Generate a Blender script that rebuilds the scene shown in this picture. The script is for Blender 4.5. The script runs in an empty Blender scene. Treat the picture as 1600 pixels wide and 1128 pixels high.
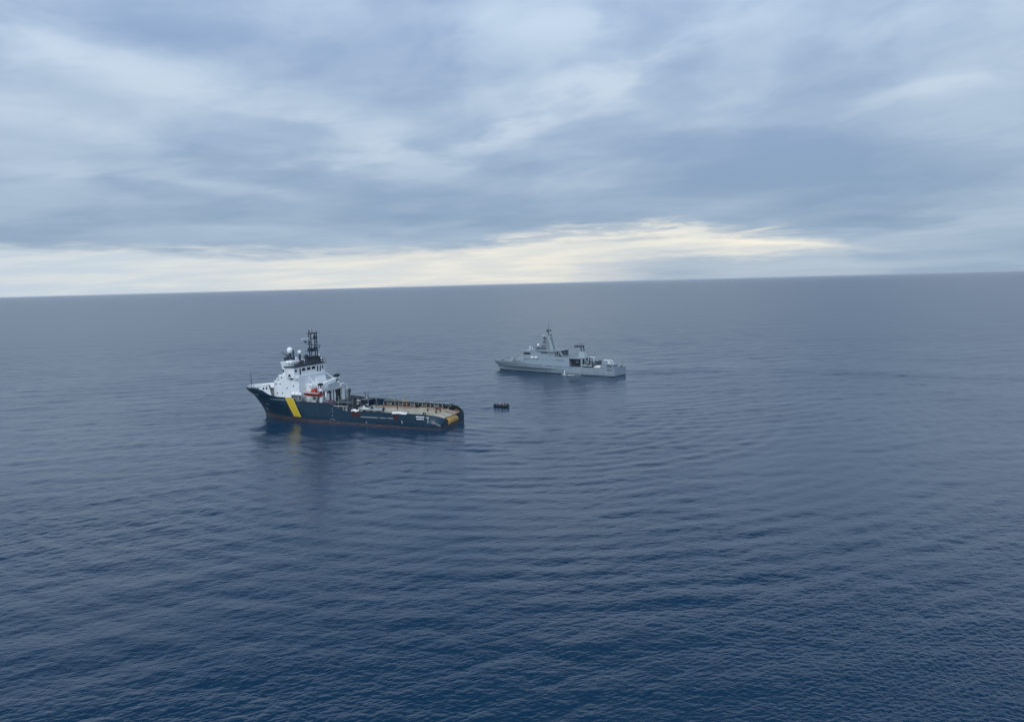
import bpy, bmesh, math, random
import numpy as np
from mathutils import Vector, Matrix

R = math.radians
random.seed(7)
sc = bpy.context.scene
col = sc.collection

# ------------------------------------------------------------------ camera
CAM_H = 45.0
PITCH, ROLL = R(5.805), R(1.504)
cam_d = bpy.data.cameras.new('camera')
cam_d.sensor_fit = 'HORIZONTAL'
cam_d.sensor_width = 36.0
cam_d.lens = 36.0 * 1180.0 / 1600.0
cam_d.clip_start = 0.5
cam_d.clip_end = 200000.0
cam = bpy.data.objects.new('camera', cam_d)
col.objects.link(cam)
fw = Vector((0, math.cos(PITCH), -math.sin(PITCH)))
up0 = Vector((0, math.sin(PITCH), math.cos(PITCH)))
rt0 = Vector((1, 0, 0))
rt = rt0 * math.cos(ROLL) - up0 * math.sin(ROLL)
up = rt0 * math.sin(ROLL) + up0 * math.cos(ROLL)
m = Matrix((rt, up, -fw)).transposed().to_4x4()
m.translation = Vector((0, 0, CAM_H))
cam.matrix_world = m
sc.camera = cam

# ------------------------------------------------------------------ exposure
sc.view_settings.view_transform = 'Standard'
sc.view_settings.look = 'None'
sc.view_settings.gamma = 1.0
sc.view_settings.exposure = 0.0
sc.view_settings.use_curve_mapping = False

# ------------------------------------------------------------------ sun (weak, very soft: overcast)
SUN_EL, SUN_AZ = R(48), R(205)          # azimuth from +Y clockwise: high behind the camera
sun_d = bpy.data.lights.new('sun', 'SUN')
sun_d.energy = 1.35
sun_d.angle = R(25)
sun_d.color = (1.0, 0.955, 0.89)
sun = bpy.data.objects.new('sun', sun_d)
sdir = Vector((math.sin(SUN_AZ) * math.cos(SUN_EL), math.cos(SUN_AZ) * math.cos(SUN_EL), math.sin(SUN_EL)))
sun.rotation_euler = sdir.to_track_quat('Z', 'Y').to_euler()
sun.location = (0, -50, 120)
col.objects.link(sun)


def lin(r, g, b):
    def f(c):
        c /= 255.0
        return c / 12.92 if c <= 0.04045 else ((c + 0.055) / 1.055) ** 2.4
    return (f(r), f(g), f(b), 1.0)


class NT:
    """small helper for wiring shader nodes"""
    def __init__(s, tree):
        s.t = tree
        s.n = tree.nodes
        s.l = tree.links

    def node(s, kind, **kw):
        n = s.n.new(kind)
        for k, v in kw.items():
            setattr(n, k, v)
        return n

    def put(s, sock, v):
        if v is None:
            return
        if isinstance(v, bpy.types.NodeSocket):
            s.l.new(v, sock)
        else:
            sock.default_value = v

    def math(s, op, a, b=None, c=None, clamp=False):
        n = s.node('ShaderNodeMath', operation=op, use_clamp=clamp)
        for i, v in enumerate((a, b, c)):
            s.put(n.inputs[i], v)
        return n.outputs[0]

    def vmath(s, op, a, b=None, out=0):
        n = s.node('ShaderNodeVectorMath', operation=op)
        s.put(n.inputs[0], a)
        s.put(n.inputs[1], b)
        return n.outputs[out]

    def comb(s, x, y, z):
        n = s.node('ShaderNodeCombineXYZ')
        for i, v in enumerate((x, y, z)):
            s.put(n.inputs[i], v)
        return n.outputs[0]

    def sep(s, v):
        n = s.node('ShaderNodeSeparateXYZ')
        s.l.new(v, n.inputs[0])
        return n.outputs

    def noise(s, vec, scale, detail=4.0, rough=0.5, dist=0.0, color=False):
        n = s.node('ShaderNodeTexNoise')
        s.put(n.inputs['Vector'], vec)
        s.put(n.inputs['Scale'], scale)
        s.put(n.inputs['Detail'], detail)
        s.put(n.inputs['Roughness'], rough)
        s.put(n.inputs['Distortion'], dist)
        return n.outputs[1 if color else 0]

    def smooth(s, v, a, b, lo=0.0, hi=1.0):
        n = s.node('ShaderNodeMapRange', interpolation_type='SMOOTHSTEP')
        s.put(n.inputs[0], v)
        s.put(n.inputs[1], a)
        s.put(n.inputs[2], b)
        s.put(n.inputs[3], lo)
        s.put(n.inputs[4], hi)
        return n.outputs[0]

    def ramp(s, v, stops, interp='LINEAR'):
        n = s.node('ShaderNodeValToRGB')
        cr = n.color_ramp
        cr.interpolation = interp
        while len(cr.elements) < len(stops):
            cr.elements.new(0.5)
        for e, (p, c) in zip(cr.elements, stops):
            e.position = p
            e.color = c
        s.put(n.inputs[0], v)
        return n.outputs[0]

    def mix(s, f, a, b, blend='MIX'):
        n = s.node('ShaderNodeMix', data_type='RGBA', blend_type=blend)
        s.put(n.inputs[0], f)
        s.put(n.inputs[6], a)
        s.put(n.inputs[7], b)
        return n.outputs[2]


# ------------------------------------------------------------------ world: overcast sky
world = bpy.data.worlds.new('World')
sc.world = world
world.use_nodes = True
T = NT(world.node_tree)
T.n.clear()
out = T.node('ShaderNodeOutputWorld')
dirv = T.node('ShaderNodeTexCoord').outputs['Generated']
dx, dy, dz = T.sep(dirv)
az = T.math('MULTIPLY', T.math('ARCTAN2', dx, dy), 57.2958)
el = T.math('MULTIPLY', T.math('ARCSINE', dz), 57.2958)
elp = T.math('MAXIMUM', el, 0.0)
# cloud coordinates: bands that crowd together towards the horizon
cu = T.math('DIVIDE', az, 13.0)
cv = T.math('MULTIPLY', T.math('LOGARITHM', T.math('ADD', elp, 2.6), 2.71828), 3.3)
shear = T.math('MULTIPLY', cu, -0.18)
cvec = T.comb(cu, T.math('ADD', cv, shear), 0.0)
warp = T.noise(cvec, 1.1, 3.0, 0.5, color=True)
wv = T.vmath('MULTIPLY', T.vmath('SUBTRACT', warp, (0.5, 0.5, 0.5)), (0.65, 0.65, 0.0))
cw = T.vmath('ADD', cvec, wv)
n1 = T.noise(cw, 0.85, 5.0, 0.50)
n2 = T.noise(T.vmath('MULTIPLY', cw, (1.6, 1.8, 1.0)), 1.15, 4.0, 0.46, 0.15)
n3 = T.noise(T.vmath('ADD', T.vmath('MULTIPLY', cw, (2.1, 2.2, 1.0)), (5.0, 2.0, 0.0)), 2.2, 5.0, 0.5, 0.1)
vor = T.node('ShaderNodeTexVoronoi', feature='SMOOTH_F1')
T.put(vor.inputs['Vector'], T.vmath('ADD', T.vmath('MULTIPLY', cvec, (1.15, 1.0, 1.0)), T.vmath('MULTIPLY', T.vmath('SUBTRACT', T.noise(cvec, 1.9, 4.0, 0.5, color=True), (0.5, 0.5, 0.5)), (1.1, 0.9, 0.0))))
vor.inputs['Scale'].default_value = 1.15
vor.inputs['Smoothness'].default_value = 0.45
cell = T.math('SUBTRACT', T.smooth(vor.outputs['Distance'], 0.18, 0.72), 0.42)          # darker cloud bases, paler seams between them
lump = T.math('ADD', T.math('ADD', T.math('MULTIPLY', T.math('SUBTRACT', n2, 0.5), 0.85), T.math('MULTIPLY', T.math('SUBTRACT', n3, 0.5), 0.50)), T.math('MULTIPLY', cell, 0.42))
t = T.math('ADD', T.math('MULTIPLY', T.math('SUBTRACT', n1, 0.5), 0.95), T.math('MULTIPLY', lump, 0.62))
fray = T.smooth(lump, -0.30, 0.28, 0.25, 1.35)
wx, wy, _ = T.sep(wv)


def blob(a0, e0, sa, se, rot, amp):
    """soft brighter or darker cloud, centred on azimuth a0 / elevation e0 (degrees), frayed by the warp"""
    x = T.math('ADD', T.math('SUBTRACT', az, a0), T.math('MULTIPLY', wx, 9.0))
    y = T.math('ADD', T.math('SUBTRACT', el, e0), T.math('MULTIPLY', wy, 3.2))
    c, s = math.cos(R(rot)), math.sin(R(rot))
    u = T.math('ADD', T.math('MULTIPLY', x, c / sa), T.math('MULTIPLY', y, s / sa))
    v = T.math('ADD', T.math('MULTIPLY', x, -s / se), T.math('MULTIPLY', y, c / se))
    q = T.math('ADD', T.math('MULTIPLY', u, u), T.math('MULTIPLY', v, v))
    return T.math('MULTIPLY', T.math('EXPONENT', T.math('MULTIPLY', q, -1.0)), amp)


BLOBS = [(-9.9, 9.7, 4.5, 0.9, 0, 0.34), (-2.5, 10.6, 6.5, 0.7, 9, 0.42), (5.0, 13.2, 5.5, 1.2, 20, 0.45),
         (2.8, 11.6, 3.0, 0.7, 12, 0.25), (-16.7, 8.5, 5.5, 0.35, -2, 0.40), (-28.5, 15.0, 6.5, 1.4, -12, 0.36),
         (-29.5, 10.8, 5.5, 0.8, -8, 0.30), (29.5, 11.7, 3.6, 0.6, 6, 0.48), (2.0, 18.3, 6.0, 1.6, 0, 0.32),
         (19.0, 8.0, 7.5, 1.7, 4, -0.62), (24.0, 4.9, 9.0, 1.2, 4, -0.45), (-7.5, 12.9, 5.0, 1.1, -4, -0.12),
         (-5.5, 6.6, 8.0, 1.5, 0, -0.34), (-29.5, 7.9, 5.5, 0.6, -3, 0.22), (-20.5, 7.0, 4.5, 0.5, -8, 0.22),
         (8.5, 9.4, 5.0, 1.2, 6, -0.28), (-13.0, 11.8, 7.0, 0.8, -8, 0.22), (30.0, 3.3, 8.0, 0.6, 4, 0.16),
         (-21.0, 17.0, 7.0, 1.5, 0, -0.32), (11.0, 15.0, 4.0, 1.0, 25, 0.20), (26.0, 15.5, 9.0, 1.6, 5, 0.08),
         (-27.0, 5.6, 9.0, 1.2, 0, -0.10), (10.0, 6.2, 7.0, 1.0, 0, -0.14)]
for b in BLOBS:
    bb = blob(*b)
    t = T.math('ADD', t, T.math('MULTIPLY', bb, fray) if b[5] > 0 else bb)
dark = T.ramp(T.math('DIVIDE', elp, 22.0), [(0.0, lin(142, 166, 192)), (0.2, lin(135, 160, 188)), (0.5, lin(145, 169, 201)), (1.0, lin(149, 175, 212))])
lite = T.ramp(T.math('DIVIDE', elp, 22.0), [(0.0, lin(178, 196, 213)), (0.25, lin(182, 200, 219)), (0.6, lin(200, 217, 233)), (1.0, lin(201, 221, 244))])
cloud = T.mix(T.smooth(t, -0.56, 0.72), dark, lite)

# bright clear band low over the horizon, its upper edge the frayed edge of the cloud deck
a01 = T.math('DIVIDE', T.math('ADD', az, 45.0), 90.0, clamp=True)


def astop(a, v):
    return ((a + 45.0) / 90.0, (v / 10.0, v / 10.0, v / 10.0, 1))


edge = T.math('MULTIPLY', T.ramp(a01, [astop(-44, 3.4), astop(-33, 3.35), astop(-18, 2.75), astop(-9, 2.6), astop(-4, 2.75), astop(0.3, 3.6),
                                       astop(5, 4.1), astop(10, 4.3), astop(16, 3.9), astop(19, 3.2), astop(23.5, 2.0), astop(25, 0.8), astop(27, -0.0), astop(44, 0.0)]), 10.0)
cvf = T.comb(T.math('DIVIDE', az, 5.0), T.math('MULTIPLY', el, 1.5), 3.0)
nf = T.noise(cvf, 1.0, 7.0, 0.62, 0.2)
ef = T.math('ADD', el, T.math('MULTIPLY', T.math('SUBTRACT', nf, 0.5), 2.5))
gap = T.smooth(T.math('SUBTRACT', edge, ef), -0.55, 0.85)
bandfade = T.smooth(T.math('ADD', az, T.math('MULTIPLY', T.math('SUBTRACT', nf, 0.5), 8.0)), 0.0, 14.0)    # to the right only the upper part of the band stays bright
lowfade = T.smooth(ef, 1.1, 2.5)
gap = T.math('MULTIPLY', gap, T.math('SUBTRACT', 1.0, T.math('MULTIPLY', bandfade, T.math('MULTIPLY', T.math('SUBTRACT', 1.0, lowfade), 0.85))))
streaks = T.noise(T.comb(T.math('DIVIDE', az, 6.5), T.math('ADD', T.math('MULTIPLY', el, 1.7), T.math('MULTIPLY', az, -0.05)), 9.0), 1.0, 4.0, 0.5)
warm = T.smooth(az, -36.0, -2.0)
bandcol = T.mix(warm, lin(199, 213, 226), lin(220, 223, 222))
brightcol = T.mix(warm, lin(214, 222, 226), lin(240, 237, 226))
band = T.mix(T.smooth(streaks, 0.38, 0.68), bandcol, brightcol)
greyst = T.smooth(T.math('MULTIPLY', T.math('SUBTRACT', nf, 0.42), T.smooth(el, 2.4, 3.6)), 0.0, 0.12)
band = T.mix(T.math('MULTIPLY', greyst, 0.75), band, lin(190, 200, 209))
sky = T.mix(gap, cloud, band)
# bright ragged tip of the gap on the right
for a0, e0, sa, se, rot, amp in [(19.0, 2.45, 4.6, 0.16, -6, 0.85), (13.0, 2.75, 4.5, 0.16, -1, 0.5), (18.0, 3.45, 1.5, 0.14, 6, 0.5), (11.5, 3.5, 4.0, 0.13, 2, 0.35), (1.0, 2.7, 5.0, 0.25, 3, 0.35)]:
    x = T.math('SUBTRACT', az, a0)
    y = T.math('ADD', T.math('SUBTRACT', el, e0), T.math('MULTIPLY', T.math('SUBTRACT', nf, 0.5), 0.9))
    c, s = math.cos(R(rot)), math.sin(R(rot))
    u = T.math('ADD', T.math('MULTIPLY', x, c / sa), T.math('MULTIPLY', y, s / sa))
    v = T.math('ADD', T.math('MULTIPLY', x, -s / se), T.math('MULTIPLY', y, c / se))
    q = T.math('ADD', T.math('MULTIPLY', u, u), T.math('MULTIPLY', v, v))
    sky = T.mix(T.math('MULTIPLY', T.math('EXPONENT', T.math('MULTIPLY', q, -1.0)), amp), sky, lin(252, 246, 229))
# unseen sky behind the viewer brightened, added to light the ships' near sides
back = T.smooth(dy, 0.35, -0.6)
dim_above = T.math('MULTIPLY', T.smooth(el, 18.0, 33.0), T.smooth(dy, 0.0, 0.35))      # unseen upper sky dimmed, added so the near water reflects less light
boost = T.math('SUBTRACT', T.math('ADD', 1.0, T.math('MULTIPLY', back, 0.75)), T.math('MULTIPLY', dim_above, 0.88))
sky = T.mix(1.0, sky, T.comb(boost, boost, boost), 'MULTIPLY')
bg1 = T.node('ShaderNodeBackground')
T.l.new(sky, bg1.inputs[0])
bg1.inputs[1].default_value = 1.0
nish = T.node('ShaderNodeTexSky', sky_type='NISHITA')
nish.sun_disc = False
nish.sun_elevation = SUN_EL
nish.sun_rotation = SUN_AZ
bg2 = T.node('ShaderNodeBackground')
T.l.new(nish.outputs[0], bg2.inputs[0])
bg2.inputs[1].default_value = 0.1
mx = T.node('ShaderNodeMixShader')
mx.inputs[0].default_value = 0.04
T.l.new(bg1.outputs[0], mx.inputs[1])
T.l.new(bg2.outputs[0], mx.inputs[2])
T.l.new(mx.outputs[0], out.inputs[0])


# ------------------------------------------------------------------ materials
def base_mat(name):
    mt = bpy.data.materials.new(name)
    mt.use_nodes = True
    nt = NT(mt.node_tree)
    b = nt.n['Principled BSDF']
    return mt, nt, b


def paint(name, c, rough=0.5, var=0.10, rust=0.0, metal=0.0, scale=0.6, streak=True):
    """worn marine paint: broad tonal wear, vertical runs and rust spots"""
    mt, nt, b = base_mat(name)
    o = nt.node('ShaderNodeTexCoord').outputs['Object']
    wear = nt.noise(o, scale, 5.0, 0.6)
    runs = nt.noise(nt.vmath('MULTIPLY', o, (2.2, 2.2, 0.18)), 1.0, 4.0, 0.6)
    f = nt.math('ADD', nt.math('MULTIPLY', nt.math('SUBTRACT', wear, 0.5), 2.0), nt.math('MULTIPLY', nt.math('SUBTRACT', runs, 0.5), 1.6 if streak else 0.0))
    lo = tuple(x * (1 - 1.6 * var) for x in c[:3]) + (1,)
    hi = tuple(min(1, x * (1 + 1.2 * var)) for x in c[:3]) + (1,)
    cc = nt.mix(nt.math('ADD', nt.math('MULTIPLY', f, 0.5), 0.5, clamp=True), lo, hi)
    if rust > 0:
        rs = nt.noise(nt.vmath('MULTIPLY', o, (1.5, 1.5, 0.35)), 1.3, 6.0, 0.65)
        cc = nt.mix(nt.math('MULTIPLY', nt.smooth(rs, 0.60, 0.72), rust), cc, (0.16, 0.07, 0.035, 1))
    nt.put(b.inputs['Base Color'], cc)
    nt.put(b.inputs['Roughness'], nt.math('ADD', nt.math('MULTIPLY', wear, 0.2), rough - 0.1))
    b.inputs['Metallic'].default_value = metal
    return mt


M = {}
M['white'] = paint('white_paint', (0.72, 0.75, 0.75, 1), 0.45, 0.10, 0.6)
M['white_clean'] = paint('clean_white', (0.80, 0.82, 0.82, 1), 0.4, 0.03)
M['roof'] = paint('dark_deck_paint', (0.035, 0.052, 0.075, 1), 0.6, 0.25)
M['mast'] = paint('mast_paint', (0.022, 0.036, 0.058, 1), 0.5, 0.25)
M['black'] = paint('black_paint', (0.012, 0.014, 0.018, 1), 0.5, 0.2)
M['glass'] = paint('dark_window_glass', (0.010, 0.013, 0.016, 1), 0.12, 0.1, streak=False)
M['grey'] = paint('light_grey_steel', (0.32, 0.36, 0.37, 1), 0.5, 0.18, 0.5)
M['midgrey'] = paint('grey_steel', (0.12, 0.15, 0.16, 1), 0.55, 0.25, 0.5)
M['darkgrey'] = paint('dark_steel', (0.035, 0.045, 0.052, 1), 0.55, 0.3, 0.6)
M['navy_plain'] = paint('navy_plate', (0.010, 0.027, 0.060, 1), 0.4, 0.2, 0.15)
M['green_deck'] = paint('green_grey_deck', (0.10, 0.13, 0.12, 1), 0.65, 0.25, 0.6)
M['orange'] = paint('rescue_orange', (0.40, 0.052, 0.030, 1), 0.45, 0.12)
M['maroon'] = paint('maroon_plate', (0.055, 0.012, 0.015, 1), 0.6, 0.35)
M['purple'] = paint('faded_cover', (0.085, 0.055, 0.085, 1), 0.8, 0.25)
M['canvas'] = paint('white_canvas', (0.78, 0.77, 0.74, 1), 0.85, 0.06)
M['brass'] = paint('worn_roller', (0.40, 0.24, 0.075, 1), 0.5, 0.30, 0.6)
M['rust'] = paint('rusty_steel', (0.15, 0.075, 0.048, 1), 0.75, 0.4)
M['navy_grey'] = paint('naval_grey', (0.240, 0.300, 0.340, 1), 0.45, 0.07, 0.10)
M['navy_lite'] = paint('naval_light_grey', (0.31, 0.36, 0.39, 1), 0.45, 0.06)
M['navy_dark'] = paint('naval_dark_grey', (0.055, 0.078, 0.10, 1), 0.5, 0.2)
M['navy_deck'] = paint('naval_deck', (0.17, 0.21, 0.235, 1), 0.65, 0.12)
M['rubber'] = paint('black_rubber', (0.008, 0.010, 0.015, 1), 0.6, 0.2)
M['raft_grey'] = paint('grey_hypalon', (0.30, 0.33, 0.34, 1), 0.6, 0.1)
M['skin'] = paint('skin', (0.42, 0.25, 0.18, 1), 0.6, 0.05)
M['dark_cloth'] = paint('dark_cloth', (0.014, 0.017, 0.026, 1), 0.9, 0.2)
M['dull_red_cloth'] = paint('dull_red_cloth', (0.19, 0.06, 0.055, 1), 0.9, 0.1)
M['pale_cloth'] = paint('pale_cloth', (0.30, 0.31, 0.33, 1), 0.9, 0.1)


def deck_mat():
    mt, nt, b = base_mat('worn_timber_deck')
    o = nt.node('ShaderNodeTexCoord').outputs['Object']
    x, y, z = nt.sep(o)
    plank = nt.math('FRACT', nt.math('MULTIPLY', y, 1.0 / 0.45))
    seam = nt.smooth(plank, 0.0, 0.10)
    idv = nt.comb(nt.math('FLOOR', nt.math('MULTIPLY', y, 1.0 / 0.45)), nt.math('FLOOR', nt.math('MULTIPLY', x, 0.2)), 0.0)
    pn = nt.node('ShaderNodeTexWhiteNoise', noise_dimensions='3D')
    nt.put(pn.inputs['Vector'], idv)
    tone = nt.math('ADD', nt.math('MULTIPLY', pn.outputs[0], 0.35), nt.math('MULTIPLY', nt.noise(o, 0.35, 5.0, 0.65), 1.1))
    c = nt.ramp(tone, [(0.3, (0.22, 0.195, 0.135, 1)), (0.6, (0.36, 0.33, 0.245, 1)), (0.85, (0.47, 0.44, 0.36, 1))])
    rst = nt.noise(nt.vmath('ADD', nt.vmath('MULTIPLY', o, (0.16, 0.42, 1.0)), (3.1, 7.7, 0.0)), 1.0, 5.0, 0.6)
    stb = nt.smooth(y, 0.5, -6.0)
    c = nt.mix(nt.math('MULTIPLY', nt.smooth(nt.math('ADD', rst, nt.math('MULTIPLY', stb, 0.16)), 0.58, 0.70), 0.75), c, (0.21, 0.125, 0.095, 1))
    wet = nt.noise(nt.vmath('ADD', o, (9.0, 1.0, 4.0)), 0.22, 4.0, 0.6)
    c = nt.mix(nt.math('MULTIPLY', nt.smooth(wet, 0.55, 0.68), 0.5), c, (0.16, 0.17, 0.15, 1))
    c = nt.mix(nt.math('SUBTRACT', 1.0, seam), c, (0.10, 0.085, 0.06, 1))
    nt.put(b.inputs['Base Color'], c)
    nt.put(b.inputs['Roughness'], nt.smooth(wet, 0.45, 0.7, 0.8, 0.45))
    return mt


M['deck'] = deck_mat()


def hull_mat():
    """navy hull with red boot top, diagonal yellow band edged in black, and scuffs"""
    mt, nt, b = base_mat('navy_hull_paint')
    o = nt.node('ShaderNodeTexCoord').outputs['Object']
    x, y, z = nt.sep(o)
    wear = nt.noise(o, 0.35, 6.0, 0.6)
    runs = nt.noise(nt.vmath('MULTIPLY', o, (1.6, 1.6, 0.12)), 1.0, 4.0, 0.6)
    f = nt.math('ADD', nt.math('MULTIPLY', wear, 0.6), nt.math('MULTIPLY', runs, 0.4))
    navy = nt.mix(nt.smooth(f, 0.35, 0.65), (0.0032, 0.0215, 0.040, 1), (0.0062, 0.034, 0.062, 1))
    scuff = nt.noise(nt.vmath('MULTIPLY', o, (0.4, 1.0, 1.8)), 1.2, 7.0, 0.7)
    navy = nt.mix(nt.math('MULTIPLY', nt.smooth(scuff, 0.58, 0.74), 0.6), navy, (0.07, 0.10, 0.13, 1))
    s = nt.math('SUBTRACT', x, nt.math('MULTIPLY', z, 0.45))
    up_ = nt.smooth(z, 1.45, 1.50)
    blk = nt.math('MULTIPLY', nt.math('MULTIPLY', nt.smooth(s, 52.35, 52.40), nt.smooth(s, 56.90, 56.85)), up_)
    yel = nt.math('MULTIPLY', nt.math('MULTIPLY', nt.smooth(s, 52.90, 52.95), nt.smooth(s, 56.35, 56.30)), nt.smooth(z, 1.75, 1.80))
    inner = nt.math('MULTIPLY', nt.smooth(s, 53.35, 53.5), nt.smooth(s, 55.9, 55.75))
    ycol = nt.mix(inner, (0.54, 0.47, 0.10, 1), nt.mix(wear, (0.50, 0.33, 0.015, 1), (0.68, 0.47, 0.03, 1)))
    c = nt.mix(blk, navy, (0.008, 0.010, 0.012, 1))
    c = nt.mix(yel, c, ycol)
    # boot top: its edge trims down towards the stern
    edge_ = nt.math('ADD', nt.math('MULTIPLY', x, 0.019), 0.42)
    boot = nt.smooth(nt.math('SUBTRACT', edge_, z), -0.03, 0.03)
    red = nt.mix(nt.smooth(runs, 0.35, 0.65), (0.042, 0.036, 0.044, 1), (0.070, 0.054, 0.060, 1))
    red = nt.mix(nt.smooth(scuff, 0.5, 0.65), red, (0.10, 0.09, 0.095, 1))
    c = nt.mix(boot, c, red)
    nt.put(b.inputs['Base Color'], c)
    nt.put(b.inputs['Roughness'], nt.math('ADD', nt.math('MULTIPLY', wear, 0.25), 0.25))
    return mt


M['hull'] = hull_mat()


def naval_hull_mat():
    mt, nt, b = base_mat('naval_hull_paint')
    o = nt.node('ShaderNodeTexCoord').outputs['Object']
    x, y, z = nt.sep(o)
    wear = nt.noise(o, 0.3, 6.0, 0.6)
    runs = nt.noise(nt.vmath('MULTIPLY', o, (1.6, 1.6, 0.12)), 1.0, 4.0, 0.6)
    f = nt.math('ADD', nt.math('MULTIPLY', wear, 0.5), nt.math('MULTIPLY', runs, 0.5))
    g = nt.mix(nt.smooth(f, 0.35, 0.65), (0.205, 0.262, 0.300, 1), (0.262, 0.322, 0.360, 1))
    boot = nt.smooth(z, 0.34, 0.30)
    c = nt.mix(boot, g, (0.012, 0.018, 0.028, 1))
    nt.put(b.inputs['Base Color'], c)
    b.inputs['Roughness'].default_value = 0.45
    return mt


M['naval_hull'] = naval_hull_mat()


def water_mat():
    mt, nt, b = base_mat('sea_water')
    geo = nt.node('ShaderNodeNewGeometry')
    P = geo.outputs['Position']
    x, y, z = nt.sep(P)
    # crest direction of the wind ripples
    cth, sth = math.cos(R(12)), math.sin(R(12))
    u = nt.math('ADD', nt.math('MULTIPLY', x, cth), nt.math('MULTIPLY', y, sth))
    v = nt.math('SUBTRACT', nt.math('MULTIPLY', y, cth), nt.math('MULTIPLY', x, sth))
    rv = nt.comb(nt.math('MULTIPLY', u, 0.5), v, 0.0)
    r1 = nt.noise(rv, 1.15, 3.0, 0.55, 0.3)
    r2 = nt.noise(rv, 3.6, 2.0, 0.5)
    ridge = nt.math('SUBTRACT', 1.0, nt.math('ABSOLUTE', nt.math('SUBTRACT', nt.math('MULTIPLY', r1, 2.0), 1.0)))
    hgt = nt.math('ADD', nt.math('MULTIPLY', nt.math('POWER', ridge, 2.0), 0.036), nt.math('MULTIPLY', r2, 0.016))
    chop = nt.node('ShaderNodeAttribute', attribute_name='chop').outputs['Fac']
    fx = nt.noise(nt.comb(x, nt.math('MULTIPLY', y, 0.8), 2.0), 2.2, 3.0, 0.6)
    hgt = nt.math('ADD', nt.math('MULTIPLY', hgt, nt.math('ADD', nt.math('MULTIPLY', chop, 0.5), 0.6)), nt.math('MULTIPLY', nt.math('MULTIPLY', fx, chop), 0.10))
    # longer wind waves out on the open water, away from the ships
    far = nt.smooth(nt.vmath('LENGTH', nt.comb(x, y, 0.0), out=1), 260.0, 900.0)
    r3 = nt.noise(rv, 0.10, 3.0, 0.6, 0.4)
    r4 = nt.noise(rv, 0.030, 3.0, 0.6, 0.3)
    hgt = nt.math('ADD', hgt, nt.math('MULTIPLY', far, nt.math('ADD', nt.math('MULTIPLY', r3, 0.75), nt.math('MULTIPLY', r4, 1.6))))
    bmp = nt.node('ShaderNodeBump')
    bmp.inputs['Strength'].default_value = 1.0
    bmp.inputs['Distance'].default_value = 1.0
    nt.put(bmp.inputs['Height'], hgt)
    nt.put(b.inputs['Normal'], bmp.outputs[0])
    rg = nt.node('ShaderNodeAttribute', attribute_name='micro').outputs['Fac']
    nt.put(b.inputs['Roughness'], rg)
    big = nt.noise(nt.comb(nt.math('MULTIPLY', x, 0.006), nt.math('MULTIPLY', y, 0.006), 0.0), 1.0, 3.0, 0.5)
    c = nt.mix(big, (0.0018, 0.028, 0.066, 1), (0.0028, 0.033, 0.074, 1))
    nt.put(b.inputs['Base Color'], c)
    b.inputs['IOR'].default_value = 1.52
    return mt


M['water'] = water_mat()
M['foam'] = paint('foam', (0.80, 0.84, 0.86, 1), 0.9, 0.05, streak=False)


# ------------------------------------------------------------------ the sea
rng = np.random.default_rng(11)
NW = 150
lam = np.exp(rng.uniform(np.log(0.45), np.log(22.0), NW))
main = R(90 + 14)                                # travel direction of the waves: crests lie slightly askew to the view
th = main + rng.normal(0, R(34), NW)
cross = rng.random(NW) < 0.18
th[cross] += R(62)
long_ = lam > 7
th[long_] = main + R(-6) + rng.normal(0, R(20), long_.sum())
slope = 0.0088 * np.where(lam > 9, 0.46, np.where(lam > 4.5, 0.72, np.where(lam > 2.2, 0.86, 1.0))) * np.where(lam < 1.8, 1.15, 1.0) * rng.uniform(0.6, 1.35, NW)
kk = 2 * np.pi / lam
amp = slope / kk
ph = rng.uniform(0, 2 * np.pi, NW)
kx, ky = kk * np.cos(th), kk * np.sin(th)

SHIP_O, SHIP_A = Vector((-19.71, 241.09, 0.0)), R(156.5)
OPV_O, OPV_A = Vector((51.66, 359.31, 0.0)), R(144.0)


def seg_dist(x, y, pts):
    d = np.full(x.shape, 1e9)
    for (x0, y0), (x1, y1) in zip(pts[:-1], pts[1:]):
        vx, vy = x1 - x0, y1 - y0
        tt = np.clip(((x - x0) * vx + (y - y0) * vy) / (vx * vx + vy * vy), 0, 1)
        d = np.minimum(d, np.hypot(x - x0 - tt * vx, y - y0 - tt * vy))
    return d


WAKE_A = [(58, 366), (95, 372), (150, 352), (190, 325), (240, 300)]       # trail of the grey ship, curving away to the right
WAKE_B = [(58, 430), (120, 432), (190, 404), (260, 370)]


def patches(x, y):
    """slow patchiness of the wind on the water: 0.6 calm .. 1.4 ruffled"""
    p = 0.0
    for (w_, d_, f_) in ((0.018, 0.3, 1.3), (0.024, 1.4, 0.4), (0.031, 2.3, 2.2), (0.043, 0.9, 0.9), (0.057, 1.9, 4.0), (0.071, 2.8, 5.1), (0.09, 0.1, 3.3), (0.12, 1.2, 1.9)):
        p = p + 0.55 * np.sin(w_ * (x * np.cos(d_) + y * np.sin(d_)) + f_ + 0.8 * np.sin(w_ * 0.6 * (x * np.cos(d_ + 1.3) + y * np.sin(d_ + 1.3))))
    p = p * np.exp(-(np.hypot(x, y) / 420.0) ** 2)
    g = np.clip(1.0 + 0.26 * p, 0.55, 1.7)
    # smooth water left by the dark ship's propellers
    sx, sy = x - 4.0, y - 236.0
    calm = np.exp(-((sx * 0.92 + sy * -0.30) / 26.0) ** 2 - ((sx * 0.30 + sy * 0.92) / 8.0) ** 2)
    g = g * (1 - 0.80 * calm)
    lee = np.exp(-((x + 48) / 36.0) ** 2 - ((y - 232) / 15.0) ** 2)
    g = g * (1 - 0.35 * lee)
    g = g * (1 + 0.55 * np.exp(-(seg_dist(x, y, WAKE_A) / 13.0) ** 2) + 0.25 * np.exp(-(seg_dist(x, y, WAKE_B) / 7.0) ** 2))
    return g


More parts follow.
